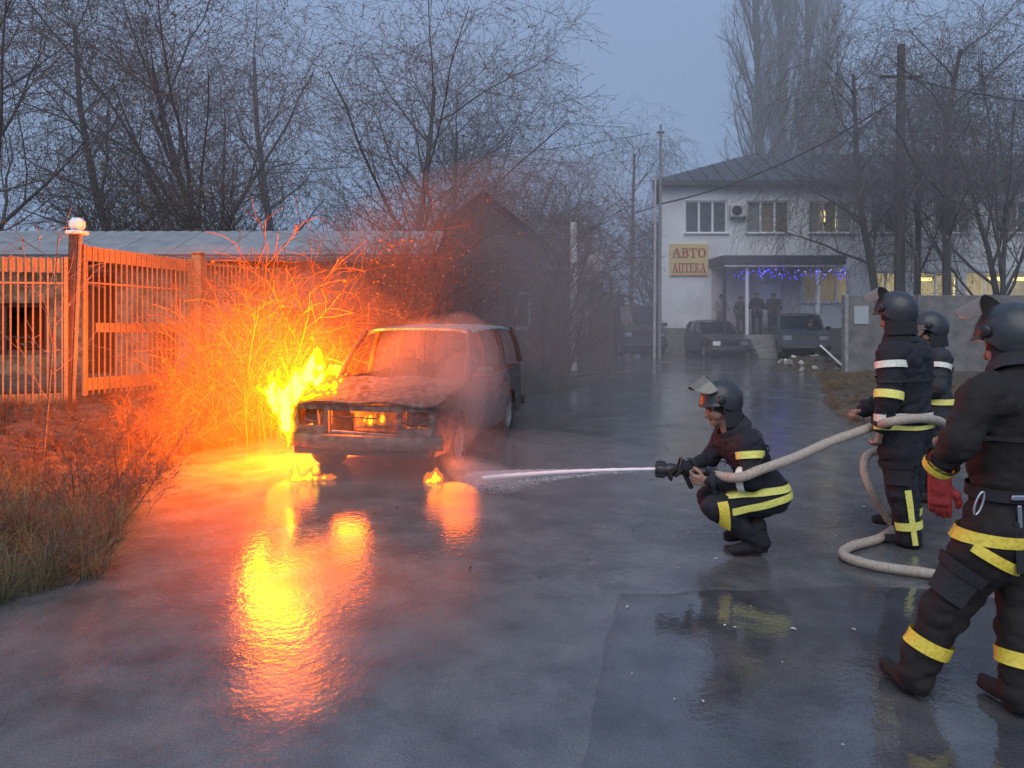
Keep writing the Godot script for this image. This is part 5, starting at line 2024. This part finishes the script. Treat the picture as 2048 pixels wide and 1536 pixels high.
func add_head(mb: MB, c: Vector3, f: Vector3, skin: Color, hair: Color, cell := 0.006, k := 1.0) -> void:
	f = f.normalized()
	var r := f.cross(Vector3.UP).normalized()
	var u := r.cross(f)
	var s := SDF.new()
	s.cell = cell
	s.cap(c - f * 0.025 * k + u * 0.03 * k, c + f * 0.012 * k + u * 0.03 * k, 0.095 * k, 0.09 * k, hair, 0.03)
	s.cap(c + f * 0.03 * k - u * 0.01 * k, c + f * 0.04 * k - u * 0.075 * k, 0.072 * k, 0.05 * k, skin, 0.03)
	s.cap(c + f * 0.07 * k - u * 0.1 * k, c + f * 0.075 * k - u * 0.1 * k, 0.024 * k, 0.022 * k, skin, 0.02)
	s.cap(c + f * 0.088 * k - u * 0.005 * k, c + f * 0.116 * k - u * 0.042 * k, 0.011 * k, 0.015 * k, skin, 0.012)
	for g in [-1.0, 1.0]:
		s.cap(c + f * 0.082 * k + r * g * 0.015 * k + u * 0.022 * k, c + f * 0.07 * k + r * g * 0.055 * k + u * 0.018 * k, 0.016 * k, 0.014 * k, skin * 0.8, 0.015)
		s.cap(c + f * 0.06 * k + r * g * 0.045 * k - u * 0.035 * k, c + f * 0.055 * k + r * g * 0.05 * k - u * 0.04 * k, 0.028 * k, 0.028 * k, skin, 0.03)
		s.cap(c + r * g * 0.09 * k + u * 0.012 * k - f * 0.005 * k, c + r * g * 0.088 * k - u * 0.03 * k, 0.014 * k, 0.01 * k, skin, 0.01)
		s.cap(c + f * 0.083 * k + r * g * 0.034 * k + u * 0.001 * k, c + f * 0.083 * k + r * g * 0.034 * k + u * 0.001 * k, 0.0115 * k, 0.0115 * k, Color(0.03, 0.025, 0.02), 0.004)
	s.cap(c + f * 0.09 * k - u * 0.066 * k - r * 0.018 * k, c + f * 0.09 * k - u * 0.066 * k + r * 0.018 * k, 0.009 * k, 0.009 * k, Color(0.2, 0.07, 0.06), 0.006)
	s.cap(c - u * 0.06 * k - f * 0.02 * k, c - u * 0.16 * k - f * 0.04 * k, 0.056 * k, 0.06 * k, skin, 0.03)
	s.build(mb)

# hand: wrist w, direction of the fingers d, palm facing n; curl in radians per joint; side +1 thumb towards d x n
func add_hand(mb: MB, w: Vector3, d: Vector3, n: Vector3, curl: float, side: float, col: Color, cuff := 0.0, fat := 1.0) -> void:
	d = d.normalized()
	n = (n - d * n.dot(d)).normalized()
	var t := d.cross(n) * side
	var s := SDF.new()
	s.cell = 0.0045
	for k in [-0.026, 0.0, 0.024]:
		s.cap(w + t * k * 0.7, w + d * 0.085 + t * k, 0.019 * fat, 0.016 * fat, col, 0.012)
	if cuff > 0.0:
		s.cap(w - d * cuff, w + d * 0.02, 0.052, 0.036, col, 0.02)
	else:
		s.cap(w - d * 0.04, w, 0.03, 0.027, col, 0.015)
	var lens := [0.074, 0.083, 0.077, 0.06]
	for k in 4:
		var p := w + d * 0.088 + t * (0.033 - 0.022 * k)
		var a := curl * (0.8 + 0.1 * k)
		var ang := 0.0
		for j in 3:
			ang += a
			var q: Vector3 = p + (d * cos(ang) + n * sin(ang)) * lens[k] * [0.45, 0.32, 0.25][j]
			s.cap(p, q, (0.0095 - 0.0007 * j) * fat, (0.0088 - 0.0007 * j) * fat, col, 0.004)
			p = q
	var p := w + d * 0.028 + t * 0.03
	var dirs := [(d * 0.6 + t * 0.75 + n * 0.25).normalized(), (d * 0.85 + t * 0.2 + n * 0.4 * (0.5 + curl)).normalized(), (d * 0.8 - t * 0.1 + n * 0.6 * (0.4 + curl)).normalized()]
	for j in 3:
		var q: Vector3 = p + dirs[j] * [0.042, 0.034, 0.027][j]
		s.cap(p, q, (0.014 - 0.002 * j) * fat, (0.012 - 0.0015 * j) * fat, col, 0.01)
		p = q
	s.build(mb)

func add_helmet(parent: Node3D, c: Vector3, f: Vector3, up: Vector3, visor_up := true) -> void:
	f = f.normalized()
	var r := f.cross(up).normalized()
	var u := r.cross(f)
	var t := Transform3D(Basis(r, u, -f), c)
	var m := MB.new()
	var rows := []
	for i in 13:
		var row := []
		for j in 32:
			var az := TAU * j / 32.0
			var fr := cos(az)
			var low := lerpf(1.66, 2.15, smoothstep(0.55, -0.3, fr))
			var th := low * i / 12.0
			var flare := 1.0 + 0.05 * smoothstep(0.85, 1.0, i / 12.0)
			var ridge := 0.006 * exp(-pow(sin(az) * 4.0, 2.0)) * sin(th)
			row.append(t * (Vector3(sin(az) * 0.13 * sin(th) * flare, 0.145 * cos(th) + 0.012, -fr * (0.152 + ridge) * sin(th) * flare)))
		rows.append(row)
	m.grid(rows, true)
	var hl := part("helmet", m, M.helmet_dark, parent)
	var b := MB.new()
	rows = []
	for e in [0.0, 1.0]:
		var row := []
		for j in 17:
			var az := lerpf(-1.15, 1.15, j / 16.0)
			row.append(t * Vector3(sin(az) * lerpf(0.13, 0.142, e), lerpf(0.012, -0.012, e), -cos(az) * lerpf(0.15, 0.17, e)))
		rows.append(row)
	b.slab(rows, u * 0.006)
	part("brim", b, M.helmet_dark, hl)
	var v := MB.new()
	rows = []
	for i in 7:
		var e := i / 6.0
		var row := []
		for j in 15:
			var az := lerpf(-1.05, 1.05, j / 14.0) * (1.0 - 0.5 * pow(e, 3.0))
			if visor_up:
				var q := Vector3(sin(az) * 0.142, 0.0 - e * 0.125, -cos(az) * 0.205) - Vector3(0, 0.02, 0)
				row.append(t * (q.rotated(Vector3.RIGHT, 1.12) + Vector3(0, 0.02, 0)))
			else:
				row.append(t * Vector3(sin(az) * 0.138, 0.03 - e * 0.12, -cos(az) * 0.175))
		rows.append(row)
	v.slab(rows, u * 0.004)
	part("visor", v, M.visor, hl)
	for g in [-1.0, 1.0]:
		var k := MB.new()
		k.lathe(Transform3D(t.basis * Basis(Vector3(0, 0, 1), -g * PI / 2), t * Vector3(g * 0.128, 0.03, -0.05)), [[0.03, -0.01], [0.03, 0.01], [0.022, 0.018], [0.001, 0.018]], 14)
		part("visor_pivot", k, M.black_plastic, hl)
	# neck cloth
	var n := MB.new()
	rows = []
	for i in 6:
		var e := i / 5.0
		var row := []
		for j in 19:
			var az := lerpf(1.3, TAU - 1.3, j / 18.0)
			var w := 1.0 + 0.02 * sin(j * 2.1) * e
			row.append(t * Vector3(sin(az) * lerpf(0.112, 0.125, e) * w, lerpf(-0.04, -0.17, e), -cos(az) * lerpf(0.13, 0.135, e) * w))
		rows.append(row)
	n.slab(rows, f * 0.004)
	mat("neck_cloth", lin(.016, .017, .021), 0.95)
	part("neck_cloth", n, M.neck_cloth, hl)

func tape(o: Node3D, s: SDF, c: Vector3, axis: Vector3, width: float, m: Material, a0 := 0.0, a1 := TAU, zero := Vector3.ZERO, most := 0.4) -> void:
	var b := MB.new()
	s.band(b, c, axis, width, a0, a1, zero, 0.004, most)
	part("reflective_tape", b, m, o)

func patch(called: String, o: Node3D, s: SDF, c: Vector3, axis: Vector3, width: float, a0: float, a1: float, zero: Vector3, lift: float, most := 0.4) -> void:
	var b := MB.new()
	s.band(b, c, axis, width, a0, a1, zero, lift, most)
	part(called, b, M.gear_trim, o)

# collar, cuffs, hem, thigh pockets and storm flap of a turnout suit
func gear(o: Node3D, s: SDF, J: Dictionary, legs := true) -> void:
	if not M.has("gear_trim"):
		mottled("gear_trim", [[0.0, lin(.012, .012, .015)], [1.0, lin(.03, .031, .036)]], 0.03, 3.0, 0.9, 97, 0.4)
	var hip: Vector3 = (J.hl + J.hr) * 0.5
	var sh: Vector3 = (J.sl + J.sr) * 0.5
	patch("collar", o, s, J.nk + (J.hd - J.nk) * 0.1, J.hd - J.nk, 0.07, 0.0, TAU, Vector3.ZERO, 0.014, 0.13)
	for q in [["el", "wl"], ["er", "wr"]]:
		patch("cuff", o, s, J[q[0]].lerp(J[q[1]], 0.9), J[q[1]] - J[q[0]], 0.035, 0.0, TAU, Vector3.ZERO, 0.004, 0.1)
	patch("back_seam", o, s, sh.lerp(hip, 0.3), sh - hip, 0.02, 0.0, TAU, Vector3.ZERO, 0.006)
	if not legs:
		return
	for q in [["hl", "kl"], ["hr", "kr"]]:
		var ax: Vector3 = J[q[1]] - J[q[0]]
		var out: Vector3 = J[q[0]] - hip
		patch("thigh_pocket", o, s, J[q[0]].lerp(J[q[1]], 0.62), ax, 0.17, -0.75, 0.75, out, 0.016, 0.2)
		patch("pocket_flap", o, s, J[q[0]].lerp(J[q[1]], 0.48), ax, 0.05, -0.8, 0.8, out, 0.022, 0.2)

func shifted(o: Node3D) -> void:
	# parts were made in world coordinates: bring them home to the thing's own axes
	for ch in o.get_children():
		if ch is Node3D:
			ch.position -= o.position

func person_of(label: String, base: Vector3, J: Dictionary, coat: Color, pants: Color, bulk: float, cell: float, face: Vector3, group := "", hood := true, hair := Color(0.02, 0.018, 0.015)) -> Array:
	var o := thing("person", label, "person", base, 0.0, group)
	var s := body_sdf(J, coat, pants, bulk, cell, hood)
	var m := MB.new()
	m.use_col = true
	s.build(m)
	add_head(m, J.hd, face, SKIN, hair, 0.006 if cell < 0.02 else 0.014)
	return [o, s, m]

func finish(o: Node3D, m: MB) -> void:
	part("body", m, M.turnout, o)
	o.move_child(o.get_child(o.get_child_count() - 1), 0)
	shifted(o)

func crouching_firefighter() -> void:
	var d := 5.36
	var q := func(px: float, py: float, dd: float) -> Vector3: return P(px, py, d) + Vector3(0, 0, -dd)
	var J := {
		"hd": q.call(1441, 815, 0.0), "nk": q.call(1474, 858, 0.0), "sl": q.call(1484, 880, -0.19), "sr": q.call(1466, 872, 0.19),
		"el": q.call(1478, 945, -0.25), "wl": q.call(1412, 955, -0.13), "er": q.call(1434, 930, 0.2), "wr": q.call(1376, 938, 0.03),
		"hl": q.call(1534, 985, -0.12), "hr": q.call(1530, 985, 0.12), "kl": q.call(1416, 1002, -0.17), "kr": q.call(1432, 1008, 0.2),
		"al": q.call(1505, 1070, -0.13), "ar": q.call(1515, 1070, 0.14), "tl": q.call(1458, 1086, -0.15), "tr": q.call(1470, 1086, 0.16)}
	var fw := Vector3(-1, -0.16, 0.12)
	var r := person_of("firefighter crouching on the wet road aiming a hose nozzle at the car", Vector3(J.al.x, 0, -d), J, NAVY, NAVY, 1.06, 0.0125, fw, "firefighters")
	var o: Node3D = r[0]
	var s: SDF = r[1]
	var m: MB = r[2]
	# hump of the coat on the back
	add_hand(m, J.wl + Vector3(-0.03, 0.0, 0.0), Vector3(-1, 0.1, -0.5), Vector3(-0.1, 0.3, -1), 0.75, -1.0, SKIN)
	add_hand(m, J.wr + Vector3(-0.03, -0.01, 0.0), Vector3(-1, 0.0, 0.35), Vector3(0.0, -1.0, 0.3), 0.75, 1.0, BLACK, 0.0, 1.15)
	gear(o, s, J, false)
	add_helmet(o, J.hd + Vector3(0.01, 0.045, 0), fw, Vector3.UP)
	var arm: Vector3 = J.el - J.sl
	tape(o, s, J.sl.lerp(J.el, 0.3), arm + Vector3(0.03, 0, 0), 0.05, M.tape_lime, 0.0, TAU, Vector3.ZERO, 0.1)
	tape(o, s, J.el.lerp(J.wl, 0.22), J.wl - J.el, 0.05, M.tape_silver, 0.0, TAU, Vector3.ZERO, 0.095)
	var hip: Vector3 = (J.hl + J.hr) * 0.5
	var sh: Vector3 = (J.sl + J.sr) * 0.5
	var ax := (sh - hip).normalized()
	tape(o, s, hip + ax * 0.075, Vector3(-0.1, 1, 0), 0.045, M.tape_lime, -1.7, 1.7, Vector3(0.4, 0, 1))
	tape(o, s, hip + ax * 0.005 + Vector3(0, -0.005, 0), Vector3(-0.25, 1, 0), 0.05, M.tape_lime, -1.7, 1.7, Vector3(0.4, 0, 1))
	tape(o, s, J.hl.lerp(J.kl, 0.93), J.kl - J.hl, 0.075, M.tape_yellow, -0.9, 0.9, Vector3(-0.3, -0.4, 1))
	# strap with a bright tab on the shoulder blade
	var b := MB.new()
	s.band(b, sh.lerp(hip, 0.16) + Vector3(0.04, 0, 0.07), Vector3(0, 0, 1), 0.035, 0.3, 0.95, Vector3(1, 0.55, 0))
	part("shoulder_tape", b, M.tape_lime, o)
	finish(o, m)
	# nozzle in his hands
	var n := thing("hose_nozzle", "black pistol-grip hose nozzle held by the crouching firefighter", "nozzle", q.call(1392, 944, 0.02))
	var dir := Vector3(-1, 0.03, -0.16).normalized()
	var t := Transform3D(Basis(Vector3(0, 0, 1).cross(dir).normalized(), dir, Vector3(0, 0, 1).cross(dir).normalized().cross(dir)), Vector3.ZERO)
	var nb := MB.new()
	nb.lathe(t, [[0.03, -0.08], [0.032, 0.0], [0.038, 0.02], [0.03, 0.05], [0.032, 0.12], [0.046, 0.14], [0.05, 0.17], [0.046, 0.2], [0.052, 0.21], [0.056, 0.25], [0.052, 0.285], [0.03, 0.285], [0.012, 0.25]], 18)
	part("barrel", nb, M.black_plastic, n)
	var rg := MB.new()
	for k in 8:
		var a := TAU * k / 8.0
		rg.box(Transform3D(t.basis * Basis(Vector3.UP, a), t * Vector3(sin(a) * 0.055, 0.245, cos(a) * 0.055)), Vector3(0.016, 0.06, 0.012), 0.003)
	part("bumper_teeth", rg, M.rubber, n)
	var gp := MB.new()
	gp.box(Transform3D(Basis(Vector3(0, 0, 1), 0.45), t * Vector3(0, 0.07, 0) + Vector3(0.02, -0.075, 0)), Vector3(0.034, 0.12, 0.03), 0.01)
	part("grip", gp, M.black_plastic, n)
	var hb := MB.new()
	hb.tube([t * Vector3(0, 0.12, 0) + Vector3(0, 0.02, 0.03), t * Vector3(0, 0.1, 0) + Vector3(0, 0.085, 0.03), t * Vector3(0, 0.1, 0) + Vector3(0, 0.085, -0.03), t * Vector3(0, 0.12, 0) + Vector3(0, 0.02, -0.03)], [.009, .009, .009, .009], 7)
	part("shut_off_lever", hb, M.black_plastic, n)
	var cu := MB.new()
	cu.lathe(t, [[0.036, -0.15], [0.04, -0.14], [0.04, -0.085], [0.034, -0.08]], 16)
	part("coupling", cu, M.steel, n)
	water_jet(n.position + dir * 0.28, Vector3(-0.42, 0.06, -7.35))

func standing_firefighter() -> void:
	var d := 5.55
	var q := func(px: float, py: float, dd: float) -> Vector3: return P(px, py, d) + Vector3(0, 0, -dd)
	var J := {
		"hd": q.call(1793, 637, 0.0), "nk": q.call(1799, 678, 0.0), "sl": q.call(1764, 708, -0.14), "sr": q.call(1855, 706, 0.13),
		"el": q.call(1750, 788, -0.2), "wl": q.call(1742, 846, -0.16), "er": q.call(1842, 790, 0.3), "wr": q.call(1775, 832, 0.36),
		"hl": q.call(1785, 868, -0.1), "hr": q.call(1836, 868, 0.1), "kl": q.call(1786, 978, -0.13), "kr": q.call(1834, 975, 0.12),
		"al": q.call(1800, 1066, -0.13), "ar": q.call(1836, 1052, 0.16), "tl": q.call(1766, 1076, 0.0), "tr": q.call(1795, 1060, 0.3)}
	var fw := Vector3(-0.6, -0.06, -0.8)
	var r := person_of("standing firefighter seen from behind holding the hose at the hip", Vector3(J.al.x, 0, -d), J, NAVY, NAVY, 1.28, 0.0125, fw, "firefighters")
	var o: Node3D = r[0]
	var s: SDF = r[1]
	var m: MB = r[2]
	add_hand(m, J.wl + Vector3(-0.01, -0.03, 0), Vector3(-0.25, -1, 0.0), Vector3(-0.6, 0, -0.8), 0.95, 1.0, SKIN)
	add_hand(m, J.wr, Vector3(-1, -0.2, 0.0), Vector3(0, -1, 0), 0.9, -1.0, SKIN)
	gear(o, s, J)
	add_helmet(o, J.hd + Vector3(0, 0.05, 0), fw, Vector3.UP)
	var arm: Vector3 = J.el - J.sl
	tape(o, s, J.sl.lerp(J.el, 0.24), arm + Vector3(0.05, 0, 0), 0.05, M.tape_silver, 0.0, TAU, Vector3.ZERO, 0.11)
	tape(o, s, J.sl.lerp(J.el, 0.96), arm, 0.06, M.tape_lime, 0.0, TAU, Vector3.ZERO, 0.1)
	var hip: Vector3 = (J.hl + J.hr) * 0.5
	tape(o, s, hip + Vector3(0, 0.15, 0), Vector3.UP, 0.055, M.tape_silver)
	tape(o, s, hip + Vector3(0, 0.08, 0), Vector3.UP, 0.03, M.tape_lime)
	tape(o, s, J.kl.lerp(J.al, 0.66), J.al - J.kl, 0.06, M.tape_lime, -1.9, 1.7, Vector3(0.4, 0, 1))
	tape(o, s, J.kr.lerp(J.ar, 0.66), J.ar - J.kr, 0.06, M.tape_lime)
	var b := MB.new()
	for k in 2:
		s.band(b, J.kl.lerp(J.al, [0.3, 0.9][k]), J.al - J.kl, [0.3, 0.11][k], -0.33, 0.05, Vector3(-0.25, 0, 1), 0.006)
	part("side_tape", b, M.tape_lime, o)
	finish(o, m)

func near_firefighter() -> void:
	var d := 3.25
	var q := func(px: float, py: float, dd: float) -> Vector3: return P(px, py, d) + Vector3(0, 0, -dd)
	var J := {
		"hd": q.call(2042, 696, 0.05), "nk": q.call(2038, 738, 0.0), "sl": q.call(1928, 786, -0.12), "sr": q.call(2132, 786, 0.14),
		"el": q.call(1880, 872, -0.14), "wl": q.call(1866, 926, -0.05), "er": q.call(2172, 890, 0.1), "wr": q.call(2180, 985, 0.16),
		"hl": q.call(1978, 1060, -0.05), "hr": q.call(2062, 1060, 0.06), "kl": q.call(1893, 1225, 0.02), "kr": q.call(2022, 1245, -0.06),
		"al": q.call(1842, 1345, 0.05), "ar": q.call(2006, 1372, -0.1), "tl": q.call(1828, 1372, 0.24), "tr": q.call(1996, 1385, 0.08)}
	J.al.y = 0.1
	J.tl.y = 0.05
	J.ar.y = 0.1
	J.tr.y = 0.05
	var fw := Vector3(-0.5, -0.05, -0.86)
	var r := person_of("nearest firefighter at the right edge with yellow bands and a red glove", Vector3(J.al.x + 0.1, 0, -d), J, BLACK, BLACK, 1.12, 0.0125, fw, "firefighters")
	var o: Node3D = r[0]
	var s: SDF = r[1]
	var m: MB = r[2]
	gear(o, s, J)
	add_helmet(o, J.hd + Vector3(0, 0.045, 0), fw, Vector3.UP)
	var g := MB.new()
	add_hand(g, J.wl + Vector3(-0.0, -0.07, 0), Vector3(0.02, -1, 0.0), Vector3(0.5, 0, -0.85), 0.32, 1.0, SKIN, 0.085, 1.3)
	part("glove", g, M.glove_red, o)
	var g2 := MB.new()
	add_hand(g2, J.wr + Vector3(0, -0.06, 0), Vector3(0, -1, 0.0), Vector3(-0.7, 0, -0.7), 0.35, -1.0, SKIN, 0.085, 1.3)
	part("glove", g2, M.glove_red, o)
	tape(o, s, J.el.lerp(J.wl, 0.98), J.wl - J.el, 0.05, M.tape_yellow)
	var hip: Vector3 = (J.hl + J.hr) * 0.5
	tape(o, s, hip + Vector3(0, -0.005, 0), Vector3(0.02, 1, 0), 0.05, M.tape_yellow)
	tape(o, s, J.hl.lerp(J.kl, 0.2), J.kl - J.hl, 0.045, M.tape_yellow, -1.2, 0.5, Vector3(-0.5, 0, 1))
	tape(o, s, J.kl.lerp(J.al, 0.5), J.al - J.kl, 0.062, M.tape_yellow)
	tape(o, s, J.kr.lerp(J.ar, 0.45), J.ar - J.kr, 0.062, M.tape_yellow)
	# belt with hanging strap, metal hook and carabiner
	var b := MB.new()
	s.band(b, hip + Vector3(0, 0.18, 0), Vector3.UP, 0.05, 0.0, TAU, Vector3.ZERO, 0.008)
	part("belt", b, M.neck_cloth, o)
	var back: Vector3 = q.call(1984, 985, 0.0)
	back.z = hip.z + 0.185
	var st := MB.new()
	st.bar(back + Vector3(0, -0.08, 0.0), back + Vector3(0.005, -0.29, 0.01), 0.05, 0.008, 0.003)
	part("strap", st, M.neck_cloth, o)
	var hk := MB.new()
	hk.box(Transform3D(Basis(), back + Vector3(0, 0.02, 0.0)), Vector3(0.07, 0.022, 0.012), 0.005)
	hk.box(Transform3D(Basis(Vector3(0, 0, 1), 0.05), back + Vector3(0, -0.06, 0.0)), Vector3(0.018, 0.1, 0.01), 0.004)
	part("buckle", hk, M.steel, o)
	var cb := MB.new()
	var pts := []
	var rad := []
	var cc: Vector3 = q.call(1905, 985, 0.0)
	cc.z = hip.z + 0.19
	for k in 21:
		var a := TAU * k / 20.0
		pts.append(cc + Basis(Vector3(0, 0, 1), -0.35) * Vector3(cos(a) * 0.014, sin(a) * 0.05, 0))
		rad.append(0.0045)
	cb.tube(pts, rad, 6, false)
	part("carabiner", cb, M.steel, o)
	finish(o, m)

# a figure that stands or walks: base on the floor, facing, height
func stand(label: String, base: Vector3, face: Vector3, h: float, coat: Color, pants: Color, opt: Dictionary) -> Array:
	var f := face.normalized()
	var r := f.cross(Vector3.UP).normalized()
	var k := h / 1.75
	var at := func(x: float, y: float, z: float) -> Vector3: return base + (r * x + Vector3.UP * y + f * z) * k
	var arm: float = opt.get("arm", 0.0)
	var J := {
		"hd": at.call(0, 1.6, 0.03), "nk": at.call(0, 1.46, 0), "sl": at.call(-0.19, 1.38, 0), "sr": at.call(0.19, 1.38, 0),
		"el": at.call(-0.27, 1.1, 0.02 + arm * 0.04), "wl": at.call(-0.24 + arm * 0.16, 0.86 + arm * 0.2, 0.1 + arm * 0.2), "er": at.call(0.27, 1.1, 0.02 + arm * 0.04), "wr": at.call(0.24 - arm * 0.16, 0.86 + arm * 0.22, 0.1 + arm * 0.2),
		"hl": at.call(-0.1, 0.9, 0), "hr": at.call(0.1, 0.9, 0), "kl": at.call(-0.12, 0.5, 0.03), "kr": at.call(0.12, 0.5, 0.03),
		"al": at.call(-0.13, 0.09, 0), "ar": at.call(0.13, 0.09, 0), "tl": at.call(-0.15, 0.05, 0.16), "tr": at.call(0.15, 0.05, 0.16), "floor": base.y + 0.006}
	var fine: float = opt.get("cell", 0.022)
	var res := person_of(label, base, J, coat, pants, opt.get("bulk", 0.95) * k, fine, f, opt.get("group", ""), false, opt.get("hair", Color(0.02, 0.016, 0.013)))
	add_hand(res[2], J.wl, Vector3(0, -1, 0.1) + f * arm, -r, 0.4, 1.0, SKIN)
	add_hand(res[2], J.wr, Vector3(0, -1, 0.1) + f * arm, r, 0.4, -1.0, SKIN)
	res.append(J)
	return res

func other_people() -> void:
	# firefighter half hidden behind the standing one
	var b := P(1868, 1000, 6.8)
	var r := stand("firefighter half hidden behind the standing one, facing the fire", Vector3(b.x, 0, b.z), Vector3(-0.9, 0, -0.2), 1.66, Color(0.03, 0.032, 0.04), Color(0.02, 0.021, 0.028), {"cell": 0.0145, "bulk": 1.1, "arm": 0.6, "group": "firefighters"})
	var J: Dictionary = r[3]
	add_helmet(r[0], J.hd + Vector3(0, 0.05, 0), Vector3(-0.9, -0.05, -0.2), Vector3.UP, false)
	tape(r[0], r[1], J.sl.lerp(J.el, 0.3), J.el - J.sl, 0.045, M.tape_silver, 0.0, TAU, Vector3.ZERO, 0.1)
	tape(r[0], r[1], J.sr.lerp(J.er, 0.3), J.er - J.sr, 0.045, M.tape_lime, 0.0, TAU, Vector3.ZERO, 0.1)
	tape(r[0], r[1], (J.hl + J.hr) * 0.5 + Vector3(0, 0.06, 0), Vector3.UP, 0.05, M.tape_lime)
	finish(r[0], r[2])
	var g := "people watching from the porch"
	var grey := Color(0.2, 0.19, 0.18)
	for q in [
		[1443, 29.7, "person in a light grey top standing at the porch's left end", Color(0.26, 0.24, 0.22), Color(0.12, 0.1, 0.1), Vector3(-0.2, 0, 1), 1.64, 0.8],
		[1482, 29.6, "person in dark olive clothes leaning on the porch beside the white column", Color(0.055, 0.055, 0.05), Color(0.04, 0.042, 0.04), Vector3(-0.6, 0, 1), 1.56, 0.2],
		[1514, 29.5, "slim person in black standing at the top of the porch steps", Color(0.02, 0.02, 0.028), Color(0.02, 0.02, 0.026), Vector3(-0.3, 0, 1), 1.72, 0.9],
		[1547, 29.8, "person in a wide dark grey coat standing behind the off-road car", Color(0.06, 0.056, 0.06), Color(0.03, 0.03, 0.033), Vector3(-0.4, 0, 1), 1.7, 0.6]]:
		var d: float = q[1]
		var p := stand(q[2], Vector3((q[0] - 1024.0) / FOCAL * d, 0.856, -d), q[5], q[6], q[3], q[4], {"arm": q[7], "group": g, "bulk": 1.15 if q[0] == 1547 else 0.98})
		finish(p[0], p[2])
	var d2 := 27.6
	var p2 := stand("person in dark clothes standing on the yard right of the off-road car", Vector3((1622.0 - 1024.0) / FOCAL * d2, 0.004, -d2), Vector3(-1, 0, 0.5), 1.45, Color(0.018, 0.02, 0.03), Color(0.02, 0.022, 0.03), {"arm": 1.0, "bulk": 1.15})
	finish(p2[0], p2[2])

func hose() -> void:
	var m := MB.new()
	var n0 := P(1392, 944, 5.34)
	var ctrl := [n0 + Vector3(0.1, 0.0, 0.0), P(1440, 952, 5.2), P(1480, 955, 5.02), P(1520, 940, 5.02), P(1590, 915, 5.12), P(1660, 884, 5.28), P(1722, 862, 5.42), P(1748, 852, 5.5), P(1775, 845, 5.24), P(1815, 838, 5.24), P(1860, 838, 5.35), P(1888, 850, 5.6), P(1880, 880, 5.95), P(1800, 900, 6.1), P(1742, 905, 5.95), P(1728, 935, 5.8), P(1740, 975, 5.7), P(1765, 1020, 5.75), P(1790, 1060, 5.8)]
	var tail := [Vector3(2.95, 0.035, -5.75), Vector3(2.7, 0.035, -5.5), Vector3(2.42, 0.035, -5.32), Vector3(2.28, 0.035, -5.12), Vector3(2.4, 0.035, -4.92), Vector3(2.62, 0.035, -4.8), Vector3(2.9, 0.035, -4.66), Vector3(3.3, 0.035, -4.58), Vector3(3.8, 0.035, -4.5), Vector3(4.6, 0.035, -4.2), Vector3(6.0, 0.035, -3.6)]
	ctrl.append_array(tail)
	var c := Curve3D.new()
	for k in ctrl.size():
		var a: Vector3 = ctrl[maxi(k - 1, 0)]
		var b: Vector3 = ctrl[mini(k + 1, ctrl.size() - 1)]
		var t := (b - a) / 6.0
		c.add_point(ctrl[k], -t, t)
	c.bake_interval = 0.03
	var pts := []
	var rad := []
	var l := c.get_baked_length()
	var x := 0.0
	while x < l:
		pts.append(c.sample_baked(x, true))
		rad.append(0.033 + 0.0008 * sin(x * 31.0))
		x += 0.05
	m.tube(pts, rad, 12)
	var o := thing("fire_hose", "pale canvas fire hose looping from the nozzle to the wet road", "hose")
	part("hose_line", m, M.hose_jacket, o)
	for k in [1, 60]:
		var q := MB.new()
		var dir: Vector3 = (pts[k + 1] - pts[k - 1]).normalized()
		q.tube([pts[k] - dir * 0.05, pts[k] + dir * 0.05], [0.038, 0.038], 14)
		part("binding", q, M.dark_metal, o)

func _ready() -> void:
	lens_and_light()
	make_materials()
	ground_and_road()
	main_building()
	garages()
	gable_house()
	sheds_and_walls()
	fences()
	print("setting ", Time.get_ticks_msec())
	trees()
	brush_and_grass()
	print("plants ", Time.get_ticks_msec())
	cars()
	print("cars ", Time.get_ticks_msec())
	crouching_firefighter()
	standing_firefighter()
	near_firefighter()
	other_people()
	hose()
	print("people ", Time.get_ticks_msec())
	fire()
	print("fire ", Time.get_ticks_msec())
